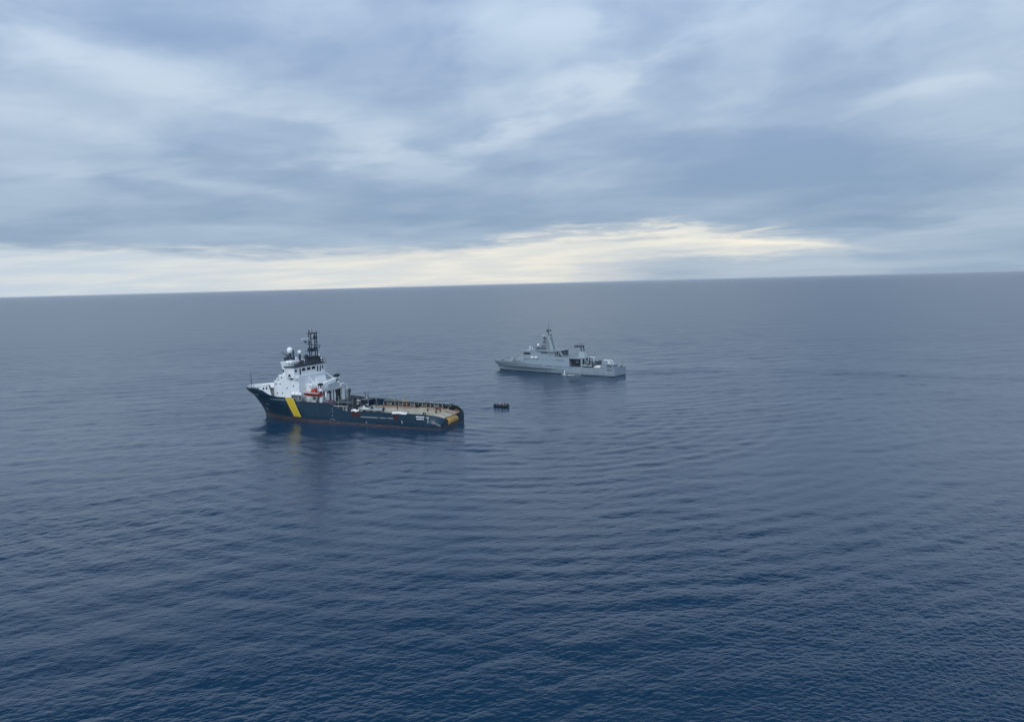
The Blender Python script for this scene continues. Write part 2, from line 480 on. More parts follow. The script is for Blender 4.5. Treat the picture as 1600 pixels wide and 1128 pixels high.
def chop_field(x, y):
    """short confused ripples under the helicopter, at the lower right"""
    return np.clip(np.exp(-((x - 52) / 26.0) ** 2 - ((y - 66) / 26.0) ** 2) * 1.3, 0, 1)


def sea(x, y, sp):
    """height and sideways shift of the surface; waves shorter than the local mesh spacing sp fade out"""
    h = np.zeros(x.shape)
    hx = np.zeros(x.shape)
    hy = np.zeros(x.shape)
    lost = np.zeros(x.shape)
    g = patches(x, y)
    ch = chop_field(x, y)
    rr_ = np.clip((np.hypot(x, y) - 140.0) / 420.0, 0, 1)          # more wind on the water farther out
    rough = 1.0 + 1.3 * rr_ * rr_ * (3 - 2 * rr_)
    for i in range(NW):
        w = np.clip((lam[i] / np.maximum(sp, 1e-3) - 1.3) / 1.7, 0, 1)
        gi = g if lam[i] < 6 else 0.5 + 0.5 * g
        if lam[i] > 3.0:
            gi = gi * rough
        gi = gi * (1 - 0.45 * ch) if lam[i] > 1.5 else gi * (1 + 0.7 * ch)
        a = amp[i] * gi
        lost += 0.5 * (a * kk[i]) ** 2 * (1 - w * w)
        a = a * w
        ps = kx[i] * x + ky[i] * y + ph[i]
        s_, c_ = np.sin(ps), np.cos(ps)
        h += a * s_
        hx -= a * c_ * kx[i] / kk[i] * 1.9
        hy -= a * c_ * ky[i] / kk[i] * 1.9

    def train(px, py, l, sl, env):
        nonlocal h
        r = np.hypot(x - px, y - py)
        w = np.clip((l / np.maximum(sp, 1e-3) - 2.2) / 2.5, 0, 1)
        h = h + sl * l / 6.2832 * np.sin(6.2832 * r / l) * env * w
    # ring waves spreading from the dark ship's stern and its boat
    r1 = np.hypot(x - 2, y - 262)
    e1 = np.exp(-((r1 - 62) / 40.0) ** 2) * np.clip((262 - y) / 25.0, 0, 1)
    train(2, 262, 5.2, 0.046, e1)
    train(-6, 268, 7.6, 0.034, e1)
    train(6, 255, 5.8, 0.036, np.exp(-((r1 - 125) / 60.0) ** 2) * np.clip((250 - y) / 25.0, 0, 1))
    r2 = np.hypot(x - 40, y - 345)
    train(40, 345, 6.4, 0.050, np.exp(-((r2 - 110) / 60.0) ** 2) * np.clip((330 - y) / 40.0, 0, 1))
    d = seg_dist(x, y, WAKE_A)
    w = np.clip((9.0 / np.maximum(sp, 1e-3) - 2.2) / 2.5, 0, 1)
    h = h + 0.11 * np.exp(-(d / 16.0) ** 2) * np.cos(d * 0.45) * w
    d = seg_dist(x, y, WAKE_B)
    h = h + 0.09 * np.exp(-(d / 12.0) ** 2) * np.cos(d * 0.5) * w
    return h, hx, hy, lost


def build_sea():
    f = 755.0
    rows = []
    r = 0.0
    for rr in np.linspace(0, 60, 16):
        rows.append(rr)
    # then rows evenly spaced as seen from the height of 45 m
    d0 = math.atan2(CAM_H, 62.0)
    n = 1400
    pix = np.linspace(math.tan(d0), math.tan(math.atan2(CAM_H, 90000.0)), n)
    rows += list(CAM_H / pix)
    rows = np.array(rows)
    dr = np.gradient(rows)
    ang = list(np.arange(-180, -46, 4.0)) + list(np.linspace(-46, 46, 1500)) + list(np.arange(50, 180, 4.0))
    ang = np.radians(np.array(ang))
    na = len(ang)
    dang = math.radians(92 / 1500)
    Rr, A = np.meshgrid(rows, ang, indexing='ij')
    X, Y = Rr * np.sin(A), Rr * np.cos(A)
    SP = np.repeat(np.maximum(dr, rows * dang)[:, None], na, 1)
    SP[:, np.abs(ang) > R(46.5)] = 400.0
    hv, hx, hy, lost = sea(X, Y, SP)
    calm = np.clip((Rr - 40) / 25.0, 0, 1)
    hv, hx, hy = hv * calm, hx * calm, hy * calm
    co = np.stack([X + hx, Y + hy, hv], -1).reshape(-1, 3)
    nr = len(rows)
    i = np.arange(nr - 1)[:, None] * na
    j = np.arange(na)[None, :]
    jn = (j + 1) % na
    quads = np.stack([i + j, i + na + j, i + na + jn, i + jn], -1).reshape(-1, 4)
    quads = quads[:, ::-1]
    me = bpy.data.meshes.new('sea_surface')
    me.vertices.add(len(co))
    me.vertices.foreach_set('co', co.astype(np.float32).ravel())
    me.loops.add(len(quads) * 4)
    me.loops.foreach_set('vertex_index', quads.astype(np.int32).ravel())
    me.polygons.add(len(quads))
    me.polygons.foreach_set('loop_start', np.arange(0, len(quads) * 4, 4, dtype=np.int32))
    me.polygons.foreach_set('loop_total', np.full(len(quads), 4, dtype=np.int32))
    me.polygons.foreach_set('use_smooth', np.ones(len(quads), dtype=bool))
    at = me.attributes.new('micro', 'FLOAT', 'POINT')
    alpha = np.sqrt(2 * lost * 0.16 + 0.0006)
    at.data.foreach_set('value', np.clip(np.sqrt(alpha), 0.12, 0.55).astype(np.float32).ravel())
    at = me.attributes.new('chop', 'FLOAT', 'POINT')
    at.data.foreach_set('value', chop_field(X, Y).astype(np.float32).ravel())
    me.update()
    me.validate()
    o = bpy.data.objects.new('sea', me)
    me.materials.append(M['water'])
    col.objects.link(o)
    o['kind'] = 'structure'
    o['label'] = 'dark blue rippled open sea reaching the horizon'
    return o


build_sea()


# ------------------------------------------------------------------ mesh builder
class MB:
    """collects shapes and links them as ONE mesh object"""
    def __init__(s):
        s.v, s.f, s.mi = [], [], []
        s.cur = 0
        s.smooth = []
        s.pv = []
        s.pf = []

    def add(s, vs, fs, smooth=False):
        o = len(s.v)
        s.pv.append((o, o + len(vs)))
        s.pf.append((len(s.f), len(s.f) + len(fs)))
        s.v += [tuple(map(float, v)) for v in vs]
        for f in fs:
            s.f.append(tuple(o + i for i in f))
            s.mi.append(s.cur)
            s.smooth.append(smooth)
        return s

    def box(s, x0, x1, y0, y1, z0, z1):
        vs = [(x, y, z) for z in (z0, z1) for x, y in ((x0, y0), (x1, y0), (x1, y1), (x0, y1))]
        return s.add(vs, [(3, 2, 1, 0), (4, 5, 6, 7), (0, 1, 5, 4), (1, 2, 6, 5), (2, 3, 7, 6), (3, 0, 4, 7)])

    def cbox(s, c, size, rz=0.0, ry=0.0):
        q = Matrix.Rotation(rz, 3, 'Z') @ Matrix.Rotation(ry, 3, 'Y')
        vs = []
        for z in (-.5, .5):
            for x, y in ((-.5, -.5), (.5, -.5), (.5, .5), (-.5, .5)):
                vs.append(Vector(c) + q @ Vector((x * size[0], y * size[1], z * size[2])))
        return s.add(vs, [(3, 2, 1, 0), (4, 5, 6, 7), (0, 1, 5, 4), (1, 2, 6, 5), (2, 3, 7, 6), (3, 0, 4, 7)])

    def plan(s, pts, z0, z1, top=None):
        """vertical prism over a plan polygon (counter-clockwise); top: plan polygon of the upper end"""
        n = len(pts)
        top = top or pts
        za = z0 if hasattr(z0, '__len__') else [z0] * n
        zb = z1 if hasattr(z1, '__len__') else [z1] * n
        vs = [(p[0], p[1], za[i]) for i, p in enumerate(pts)] + [(p[0], p[1], zb[i]) for i, p in enumerate(top)]
        fs = [tuple(range(n - 1, -1, -1)), tuple(range(n, 2 * n))]
        fs += [(i, (i + 1) % n, n + (i + 1) % n, n + i) for i in range(n)]
        return s.add(vs, fs)

    def side(s, pts, y0, y1):
        """prism over an x-z polygon from y0 to y1"""
        n = len(pts)
        vs = [(p[0], y0, p[1]) for p in pts] + [(p[0], y1, p[1]) for p in pts]
        fs = [tuple(range(n)), tuple(range(2 * n - 1, n - 1, -1))]
        fs += [((i + 1) % n, i, n + i, n + (i + 1) % n) for i in range(n)]
        return s.add(vs, fs)

    def tube(s, pts, r, n=8, r2=None, cap=True):
        pts = [Vector(p) for p in pts]
        m_ = len(pts)
        vs = []
        prev = None
        for i, p in enumerate(pts):
            d = (pts[min(i + 1, m_ - 1)] - pts[max(i - 1, 0)]).normalized()
            a = prev if prev is not None else (Vector((0, 0, 1)) if abs(d.z) < .9 else Vector((1, 0, 0)))
            u = (a - d * a.dot(d)).normalized()
            prev = u
            w = d.cross(u)
            rr = r if r2 is None else r + (r2 - r) * i / (m_ - 1)
            for k in range(n):
                t_ = 2 * math.pi * k / n
                vs.append(p + u * math.cos(t_) * rr + w * math.sin(t_) * rr)
        fs = []
        for i in range(m_ - 1):
            for k in range(n):
                fs.append((i * n + k, i * n + (k + 1) % n, (i + 1) * n + (k + 1) % n, (i + 1) * n + k))
        s.add(vs, fs, n > 6)
        if cap:
            s.add(vs[:n], [tuple(range(n - 1, -1, -1))])
            s.add(vs[-n:], [tuple(range(n))])
        return s

    def lathe(s, c, prof, n=16, axis='Z'):
        """revolve (radius, height) pairs about an axis through c"""
        vs = []
        for r, h in prof:
            for k in range(n):
                t_ = 2 * math.pi * k / n
                a, b_ = r * math.cos(t_), r * math.sin(t_)
                q = (a, b_, h) if axis == 'Z' else ((h, a, b_) if axis == 'X' else (b_, h, a))
                vs.append((c[0] + q[0], c[1] + q[1], c[2] + q[2]))
        fs = []
        for i in range(len(prof) - 1):
            for k in range(n):
                fs.append((i * n + k, i * n + (k + 1) % n, (i + 1) * n + (k + 1) % n, (i + 1) * n + k))
        return s.add(vs, fs, True)

    def ball(s, c, r, sz=1.0, n=14):
        pr = [(max(1e-4, r * math.sin(math.pi * i / 9)), -r * sz * math.cos(math.pi * i / 9)) for i in range(10)]
        return s.lathe(c, pr, n)

    def rail(s, pts, h=1.05, bars=3, step=1.6, r=0.035):
        pts = [Vector(p) for p in pts]
        for b_ in range(1, bars + 1):
            s.tube([p + Vector((0, 0, h * b_ / bars)) for p in pts], r, 5, cap=False)
        for a, b_ in zip(pts[:-1], pts[1:]):
            k = max(1, int((b_ - a).length / step))
            for i in range(k + 1):
                p = a.lerp(b_, i / k)
                s.tube([p, p + Vector((0, 0, h))], r, 5, cap=False)
        return s

    def build_each(s, name, mats, parent=None, bevel=0.0):
        """one object for every group of shapes that touch one another"""
        co = np.array(s.v)
        lo = [co[a:b].min(0) - .03 for a, b in s.pv]
        hi = [co[a:b].max(0) + .03 for a, b in s.pv]
        n = len(lo)
        comp = list(range(n))

        def root_(i):
            while comp[i] != i:
                i = comp[i]
            return i
        for i in range(n):
            for j in range(i):
                if (lo[i] <= hi[j]).all() and (lo[j] <= hi[i]).all():
                    comp[root_(i)] = root_(j)
        res = []
        for r in sorted({root_(i) for i in range(n)}):
            q = MB()
            for i in range(n):
                if root_(i) != r:
                    continue
                a, b = s.pv[i]
                fa, fb = s.pf[i]
                q.cur = s.mi[fa]
                q.add(s.v[a:b], [tuple(k - a for k in f) for f in s.f[fa:fb]], s.smooth[fa])
            res.append(q.build(name, mats, parent, bevel))
        return res

    def build(s, name, mats, parent=None, bevel=0.0, label=None):
        me = bpy.data.meshes.new(name)
        me.from_pydata(s.v, [], s.f)
        for mt in (mats if isinstance(mats, (list, tuple)) else [mats]):
            me.materials.append(mt)
        me.polygons.foreach_set('material_index', s.mi)
        me.polygons.foreach_set('use_smooth', s.smooth)
        me.update()
        if any(s.smooth):
            me.set_sharp_from_angle(angle=R(28))
        o = bpy.data.objects.new(name, me)
        col.objects.link(o)
        if parent is not None:
            o.parent = parent
        if bevel > 0:
            bv = o.modifiers.new('bevel', 'BEVEL')
            bv.width = bevel
            bv.segments = 2
            bv.limit_method = 'ANGLE'
            bv.angle_limit = R(40)
        if label:
            o['label'] = label
        return o


def thing(name, label, cat, loc=(0, 0, 0), rz=0.0, group=None):
    o = bpy.data.objects.new(name, None)
    o.empty_display_size = 0.3
    col.objects.link(o)
    o.location = loc
    o.rotation_euler = (0, 0, rz)
    o['label'] = label
    o['category'] = cat
    if group:
        o['group'] = group
    return o


def tag(o, label, cat, group=None):
    o['label'] = label
    o['category'] = cat
    if group:
        o['group'] = group
    return o


def on_ship(o_, a_, x, y, z):
    c, s_ = math.cos(a_), math.sin(a_)
    return Vector((o_.x + c * x - s_ * y, o_.y + s_ * x + c * y, z))


def interp(x, xs, ys):
    return float(np.interp(x, xs, ys))


# ------------------------------------------------------------------ people
def skin_figure(name, joints, bones, radii, mats, parent=None, matfn=None):
    """a continuous body grown over a jointed skeleton"""
    me = bpy.data.meshes.new(name + '_bones')
    me.from_pydata(joints, bones, [])
    o = bpy.data.objects.new(name, me)
    col.objects.link(o)
    sk = o.modifiers.new('skin', 'SKIN')
    sk.use_smooth_shade = True
    for i, r in enumerate(radii):
        me.skin_vertices[0].data[i].radius = (r, r)
    me.skin_vertices[0].data[0].use_root = True
    sb = o.modifiers.new('subsurf', 'SUBSURF')
    sb.levels = sb.render_levels = 1
    dg = bpy.context.evaluated_depsgraph_get()
    me2 = bpy.data.meshes.new_from_object(o.evaluated_get(dg))
    o.modifiers.clear()
    o.data = me2
    me2.name = name
    for mt in mats:
        me2.materials.append(mt)
    if matfn:
        for p in me2.polygons:
            p.material_index = matfn(p.center)
            p.use_smooth = True
    if parent is not None:
        o.parent = parent
    return o


def hand_joints(js, bs, rs, wrist, d, side_, base):
    """palm, four fingers and a thumb, slightly curled"""
    d = Vector(d).normalized()
    lat = Vector((0, 1, 0)) if abs(d.y) < .8 else Vector((1, 0, 0))
    lat = (lat - d * lat.dot(d)).normalized()
    curl = d.cross(lat).normalized() * side_
    w = Vector(wrist)
    palm = w + d * 0.05
    js.append(tuple(palm))
    rs.append(0.024)
    pi_ = len(js) - 1
    bs.append((base, pi_))
    for k, ln in enumerate((0.060, 0.070, 0.066, 0.050)):
        a = palm + d * 0.045 + lat * (k - 1.5) * 0.021
        b_ = a + d * ln * .55 + curl * 0.008
        c = b_ + d * ln * .40 + curl * 0.022
        js += [tuple(a), tuple(b_), tuple(c)]
        rs += [0.0095, 0.009, 0.008]
        n = len(js)
        bs += [(pi_, n - 3), (n - 3, n - 2), (n - 2, n - 1)]
    a = palm - lat * 0.034 - d * 0.01
    b_ = a - lat * 0.018 + d * 0.034 + curl * 0.010
    js += [tuple(a), tuple(b_)]
    rs += [0.011, 0.009]
    n = len(js)
    bs += [(pi_, n - 2), (n - 2, n - 1)]


def person(loc, rz, pose, top, legs, label, group=None, vest=None, helmet=None, lean=0.0):
    """pose 'stand' (feet at z 0) or 'sit' (seat at z 0, on a tube or thwart); faces local +x"""
    root = thing('person', label, 'person', loc, rz, group)
    H0 = 0.92 if pose == 'stand' else 0.12
    js = [(0, 0, H0), (0.02 + lean * .3, 0, H0 + .22), (0.02 + lean * .8, 0, H0 + .46), (0.02 + lean, 0, H0 + .56), (0.035 + lean * 1.1, 0, H0 + .64), (0.045 + lean * 1.2, 0, H0 + .74)]
    rs = [.135, .125, .14, .065, .080, .088]
    bs = [(0, 1), (1, 2), (2, 3), (3, 4), (4, 5)]
    for sgn in (-1, 1):
        if pose == 'stand':
            pts = [(0.0, sgn * .10, H0 - .06), (0.03, sgn * .12, .50), (-0.03, sgn * .13, .10), (0.10, sgn * .14, .045)]
        else:
            pts = [(0.06, sgn * .10, H0 - .03), (0.40, sgn * .15, H0 - .02), (0.42, sgn * .15, H0 - .40), (0.54, sgn * .16, H0 - .44)]
        n = len(js)
        js += pts
        rs += [.092, .066, .048, .042]
        bs += [(0, n), (n, n + 1), (n + 1, n + 2), (n + 2, n + 3)]
        sh = (0.02 + lean * .8, sgn * .19, H0 + .45)
        if pose == 'stand':
            ar = [sh, (-0.03 + lean * .6, sgn * .27, H0 + .16), (0.10 + lean * .5, sgn * .25, H0 - .08)]
        else:
            ar = [sh, (0.04 + lean * .5, sgn * .29, H0 + .18), (0.27 + lean * .3, sgn * .22, H0 + .06)]
        n = len(js)
        js += ar
        rs += [.062, .045, .030]
        bs += [(2, n), (n, n + 1), (n + 1, n + 2)]
        dd = Vector(ar[2]) - Vector(ar[1])
        hand_joints(js, bs, rs, ar[2], dd, sgn, n + 2)
    hz = H0 + .58
    wr = (H0 - .10) if pose == 'stand' else -1

    def mf(c):
        if c.z > hz:
            return 2
        if pose == 'stand':
            if abs(c.y) > .215 and c.z < H0 - .07:
                return 2
            return 1 if c.z < H0 else 0
        if c.x > .26 + lean * .3 and abs(c.y) > .17 and c.z > H0 + .02 and c.z < H0 + .12:
            return 2
        return 1 if c.z < H0 + .03 else 0
    skin_figure('body', js, bs, rs, [top, legs, M['skin']], root, mf)
    hx, hz2 = 0.045 + lean * 1.2, H0 + .755
    fb = MB()
    fb.cbox((hx + .098, 0, hz2 - .045), (.03, .026, .045))                       # nose
    fb.build('nose', M['skin'], root, 0.006)
    ey = MB()
    for sgn in (-1, 1):
        ey.ball((hx + .080, sgn * .034, hz2 - .01), .012, 1, 8)
    ey.build_each('eye', M['black'], root)
    mo = MB()
    mo.cbox((hx + .083, 0, hz2 - .085), (.012, .045, .010))
    mo.build('mouth', M['maroon'], root)
    ea = MB()
    for sgn in (-1, 1):
        ea.ball((hx, sgn * .088, hz2 - .03), .022, 1.4, 8)
    ea.build_each('ear', M['skin'], root)
    hm = MB()
    hm.lathe((hx - .012, 0, hz2 - .02), [(.104, .0), (.108, .03), (.095, .085), (.055, .122), (.001, .132)], 14)
    hm.build('helmet' if helmet else 'hair', helmet or M['black'], root)
    if vest:
        vb = MB()
        cx = 0.02 + lean * .55
        vb.plan([(cx - .17, -.15), (cx + .19, -.15), (cx + .19, .15), (cx - .17, .15)], H0 + .10, H0 + .48,
                top=[(cx - .15 + lean * .3, -.13), (cx + .17 + lean * .3, -.13), (cx + .17 + lean * .3, .13), (cx - .15 + lean * .3, .13)])
        vb.build('life_jacket', vest, root, 0.03)
    return root


# ------------------------------------------------------------------ hull loft
def hull_rows(L, stem, zk, sheer, beam, LE, pexp, tail, tailw, flare, ns=84, nz=15, inset=0.0, zlow=None, side=1, chamf=False):
    """grid of points down one side of a hull: stem(z) = x of the stem at height z, sheer(x) = top edge"""
    rows = []
    xt = stem(99)
    us = np.concatenate([np.linspace(0, 0.28, int(ns * .5)) ** 1.0, np.linspace(0.28, 1, int(ns * .5) + 1)[1:]])
    us = us / 1.0
    us = 1 - (1 - us)
    for u in us:
        uu = u if u > .28 else .28 * (u / .28) ** 1.6
        xtop = xt * (1 - uu)
        top = sheer(xtop, side)
        lo = zk if zlow is None else zlow(xtop)
        line = []
        for k in range(nz):
            v = k / (nz - 1)
            z = lo + (top - lo) * v
            xb = stem(z)
            x = xtop - (xt - xb) * max(0.0, 1 - uu / .42)
            q = min(1.0, max(0.0, (xb - x) / LE(z)))
            hb = beam(z) * (1 - (1 - q) ** pexp(z)) ** 0.80
            hb *= interp(x, tail, tailw)
            if chamf and x < 5.5:          # rounded quarters: cut back on the near side, a high rolled-in shoulder on the far side
                tt = max(0.0, 1 - max(x, 0) / 5.5)
                if side > 0:
                    hb -= 4.0 * tt ** 1.6 * max(0.0, (z - 1.7) / max(.2, top - 1.7))
                else:
                    hb -= 1.9 * tt ** 1.2 * max(0.0, (z - 2.4) / max(.2, top - 2.4)) ** 2
            hb = max(0.0, hb - inset)
            line.append((x, side * hb, z))
        rows.append(line)
    return rows


def loft(mb, rows, flip=False):
    n, m_ = len(rows), len(rows[0])
    vs = [p for r in rows for p in r]
    fs = []
    for i in range(n - 1):
        for k in range(m_ - 1):
            q = (i * m_ + k, i * m_ + k + 1, (i + 1) * m_ + k + 1, (i + 1) * m_ + k)
            fs.append(q[::-1] if flip else q)
    mb.add(vs, fs, True)


# ================================================================== the dark anchor handling ship
ahts = thing('anchor_handling_ship', 'large navy blue work ship with white deckhouse and diagonal yellow hull band', 'ship', SHIP_O, SHIP_A)
_sz = [-3, 0, 2, 4, 7.2, 9.5, 11, 12]
_sx = [74.0, 76.5, 77.1, 78.4, 80.9, 83.0, 83.5, 83.5]


def stem1(z):
    return interp(z, _sz, _sx)


SX = [0, 0.4, 1.0, 2.5, 5.0, 15, 30, 33.5, 35.5, 39, 42, 56.4, 56.9, 65.5, 67.5, 70.0, 72, 78, 84.5]
SZ = [2.75, 2.95, 3.5, 4.2, 4.8, 4.85, 4.8, 4.6, 4.7, 5.9, 7.0, 7.3, 8.25, 8.5, 9.1, 10.5, 10.9, 11.0, 10.95]
SZs = [4.55, 4.75, 4.95, 5.3, 5.5, 5.8, 6.3, 6.4, 6.4, 6.6, 7.0, 7.3, 8.25, 8.5, 9.1, 10.5, 10.9, 11.0, 10.95]


def sheer1(x, side):
    return interp(x, SX, SZ if side > 0 else SZs)


def LE1(z):
    return interp(z, [-3, 0, 4, 8, 9.3, 11], [34, 31, 27, 22, 17, 15])


def pex1(z):
    return interp(z, [-3, 0, 4, 8, 9.3, 11], [1.9, 2.0, 2.2, 2.5, 2.9, 3.1])


TAIL = [0, 0.25, 0.7, 1.5, 2.7, 4.5, 9]
TAILW = [0.93, 0.945, 0.96, 0.975, 0.985, 0.995, 1.0]
hb1 = lambda z: 8.75 * interp(z, [-3, 0, 2], [.94, .985, 1.0])


def hull1(mb, inset=0.0, zlow=None):
    ends = []
    for sd in (1, -1):
        rows = hull_rows(84.5, stem1, -3.0, sheer1, hb1, LE1, pex1, TAIL, TAILW, None, 120, 21, inset, zlow, sd, True)
        loft(mb, rows, flip=(sd < 0))
        ends.append(rows)
    return ends


mb = MB()
e1 = hull1(mb)
_tr = e1[0][-1] + [(0, 3.3, 2.3), (0, -3.3, 2.3)] + e1[1][-1][::-1]
mb.add(_tr, [tuple(range(len(_tr)))])                       # transom
mb.build('hull', M['hull'], ahts)

# inner faces of the bulwarks, with a capping edge
mb = MB()
def dk1(x): return interp(x, [0, 2, 34, 35, 41, 42, 58, 60, 84.5], [2.6, 3.6, 3.9, 4.0, 5.2, 6.2, 6.4, 7.6, 9.7])
for sd in (1, -1):
    outer = hull_rows(84.5, stem1, -3.0, sheer1, hb1, LE1, pex1, TAIL, TAILW, None, 120, 4, 0.0, dk1, sd, True)
    inner = hull_rows(84.5, stem1, -3.0, sheer1, hb1, LE1, pex1, TAIL, TAILW, None, 120, 4, 0.22, dk1, sd, True)
    for a, b_ in zip(range(len(inner) - 1), range(1, len(inner))):
        xm = inner[a][-1][0]
        mb.cur = 0 if xm > 57 else 1
        for k in range(3):
            q = [inner[a][k], inner[a][k + 1], inner[b_][k + 1], inner[b_][k]]
            mb.add(q if sd < 0 else q[::-1], [(0, 1, 2, 3)], True)
        mb.cur = 1
        q = [outer[a][-1], outer[b_][-1], inner[b_][-1], inner[a][-1]]
        mb.add(q if sd < 0 else q[::-1], [(0, 1, 2, 3)])
mb.build('bulwark_lining', [M['white'], M['darkgrey']], ahts)


def hbeam(x, z):
    xb = stem1(z)
    q = min(1.0, max(0.0, (xb - x) / LE1(z)))
    return 8.75 * (1 - (1 - q) ** pex1(z)) ** 0.8 * interp(x, TAIL, TAILW)


def deck_sheet(xs, zf, ins=0.2, und=0.15, mat=None, name='deck', parent=None):
    mb_ = MB()
    L_ = [(x, hbeam(x, zf(x)) - ins - (quarter_cut(x) if x < 5.5 else 0), zf(x)) for x in xs]
    n = len(xs)
    vs = L_ + [(x, -(hbeam(x, z) - ins), z) for x, y, z in L_]
    mb_.add(vs, [(i, n + i, n + i + 1, i + 1) for i in range(n - 1)])
    return mb_.build(name, mat, parent)


def quarter_cut(x):
    zt = interp(x, SX, SZ)
    return 4.0 * max(0.0, 1 - x / 5.5) ** 1.6 * min(1.0, (min(interp(x, [0.9, 3.2], [3.1, 4.1]), zt) - 1.7) / max(.2, zt - 1.7))


deck_sheet([0.9, 1.5, 2.5, 4] + list(np.linspace(6, 36, 12)), lambda x: interp(x, [0.9, 3.2], [3.1, 4.1]), 0.05, mat=M['deck'], name='working_deck', parent=ahts)
deck_sheet(list(np.linspace(41, 60, 8)), lambda x: 6.4, 0.1, mat=M['green_deck'], name='boat_deck', parent=ahts)
deck_sheet(list(np.linspace(57, 83.6, 24)), lambda x: interp(x, [57, 62, 84], [7.4, 8.0, 9.8]), 0.05, mat=M['green_deck'], name='forecastle_deck', parent=ahts)

# stern roller with rounded quarters beside it
mb = MB()
mb.lathe((0.55, 0, 1.75), [(0.01, -3.1), (1.15, -3.1), (1.2, -3.0), (1.2, 3.0), (1.15, 3.1), (0.01, 3.1)], 22, 'Y')
mb.build('stern_roller', M['brass'], ahts)
mb = MB()
for sd in (1, -1):
    mb.side([(0.05, 0.8), (2.4, 0.8), (2.4, 3.12), (1.0, 3.12), (0.05, 2.4)], sd * 3.2, sd * 4.3)
mb.build_each('roller_cheek', M['navy_plain'], ahts, 0.08)

# bow: white wash plates with mooring openings on the drop of the sheer
mb = MB()
def wpt(x, z, y=None): return (x, (hbeam(x, z) - 0.06) if y is None else y, z)
P4 = [wpt(71.5, 10.8), wpt(70.8, 11.9), wpt(67.0, 12.2), wpt(66.0, 8.5), wpt(67.5, 9.05), wpt(69.9, 10.4)]
mb.add(P4 + [(x, y - .15, z) for x, y, z in P4], [(0, 1, 2, 3, 4, 5), (11, 10, 9, 8, 7, 6)] + [(i, 6 + i, 6 + (i + 1) % 6, (i + 1) % 6) for i in range(6)])
mb.cur = 1
for x, z in ((69.3, 11.15), (67.9, 11.35)):
    mb.lathe((x, hbeam(x, z) - .02, z), [(.001, .06), (.34, .06), (.42, 0.0)], 12, 'Y')
mb.build('wash_plate', [M['white'], M['black']], ahts)
mb = MB()
for x in (80.5, 77.5, 76.0, 74.8):
    z = 10.35
    y = hbeam(x, z)
    mb.lathe((x, y - .02, z), [(.001, .10), (.26, .10), (.36, .02)], 12, 'Y')
mb.build_each('fairlead', M['black'], ahts)

# foremast at the stem
mb = MB()
mb.tube([(82.6, 0, 9.6), (82.6, 0, 16.0)], 0.10, 8, 0.045)
mb.tube([(82.6, -.8, 13.2), (82.6, .8, 13.2)], 0.05, 6)
mb.tube([(82.6, 0, 12.4), (81.2, 0, 9.6)], 0.05, 6)
mb.box(82.45, 82.75, -.15, .15, 12.2, 12.5)
mb.build('foremast', M['darkgrey'], ahts)

# windlass and bollards on the forecastle
mb = MB()
mb.box(75.0, 78.2, -2.4, 2.4, 9.1, 9.5)
for y in (-1.7, 0, 1.7):
    mb.lathe((76.4, y - .5, 10.1), [(.01, 0), (.75, 0), (.75, .12), (.42, .12), (.42, .88), (.75, .88), (.75, 1.0), (.01, 1.0)], 14, 'Y')
mb.box(75.4, 77.4, -.4, .4, 9.5, 10.3)
mb.build('windlass', M['midgrey'], ahts)
for (x, y) in ((80.0, 2.0), (80.0, -2.0), (73.2, 5.0), (73.2, -5.0)):
    mb = MB()
    mb.box(x - .7, x + .7, y - .3, y + .3, 9.2, 9.5)
    for dx_ in (-.4, .4):
        mb.lathe((x + dx_, y, 9.5), [(.2, 0), (.2, .6), (.27, .62), (.27, .72), (.001, .74)], 10)
    mb.build('bollard', M['black'], ahts)

# ---------------------------------------------------- deckhouse
HP = [(54.8, -7.4), (63.8, -7.4), (66.4, -6.7), (68.6, -4.6), (69.4, -2), (69.4, 2), (68.6, 4.6), (66.4, 6.7), (63.8, 7.5), (54.8, 7.5)]
mb = MB()
mb.plan(HP, 6.3, 13.4, top=[(x - (0.5 if x > 66 else 0), y, 0) for x, y in HP])
mb.plan([(54.8, -7.3), (63.2, -7.3), (65.0, -5.8), (65.6, -2), (65.6, 2), (65.0, 5.8), (63.2, 7.42), (54.8, 7.42)], 13.4, 15.75)
house = mb.build('deckhouse', M['white'], ahts, 0.12)
mb = MB()
mb.plan([(65.8, -5.6), (67.6, -4.0), (68.6, -1.8), (68.6, 1.8), (67.6, 4.0), (65.8, 5.6)], 13.4, 14.3)
mb.build('breakwater_coaming', M['white'], house, 0.1)
for x, y, z in ((65.0, 7.22, 12.7), (62.9, 7.52, 12.8), (62.2, 7.44, 15.0), (62.1, 7.52, 9.6), (64.4, 7.40, 9.5), (57.2, 7.52, 12.2), (56.6, 7.52, 9.4), (60.0, 7.52, 11.4)):
    mb = MB()
    mb.lathe((x, y, z), [(.001, .03), (.20, .03), (.27, 0)], 12, 'Y')
    mb.build('porthole', M['glass'], house)
mb = MB()
mb.box(57.4, 58.4, 7.44, 7.50, 14.3, 15.3)
mb.build('window', M['glass'], house)

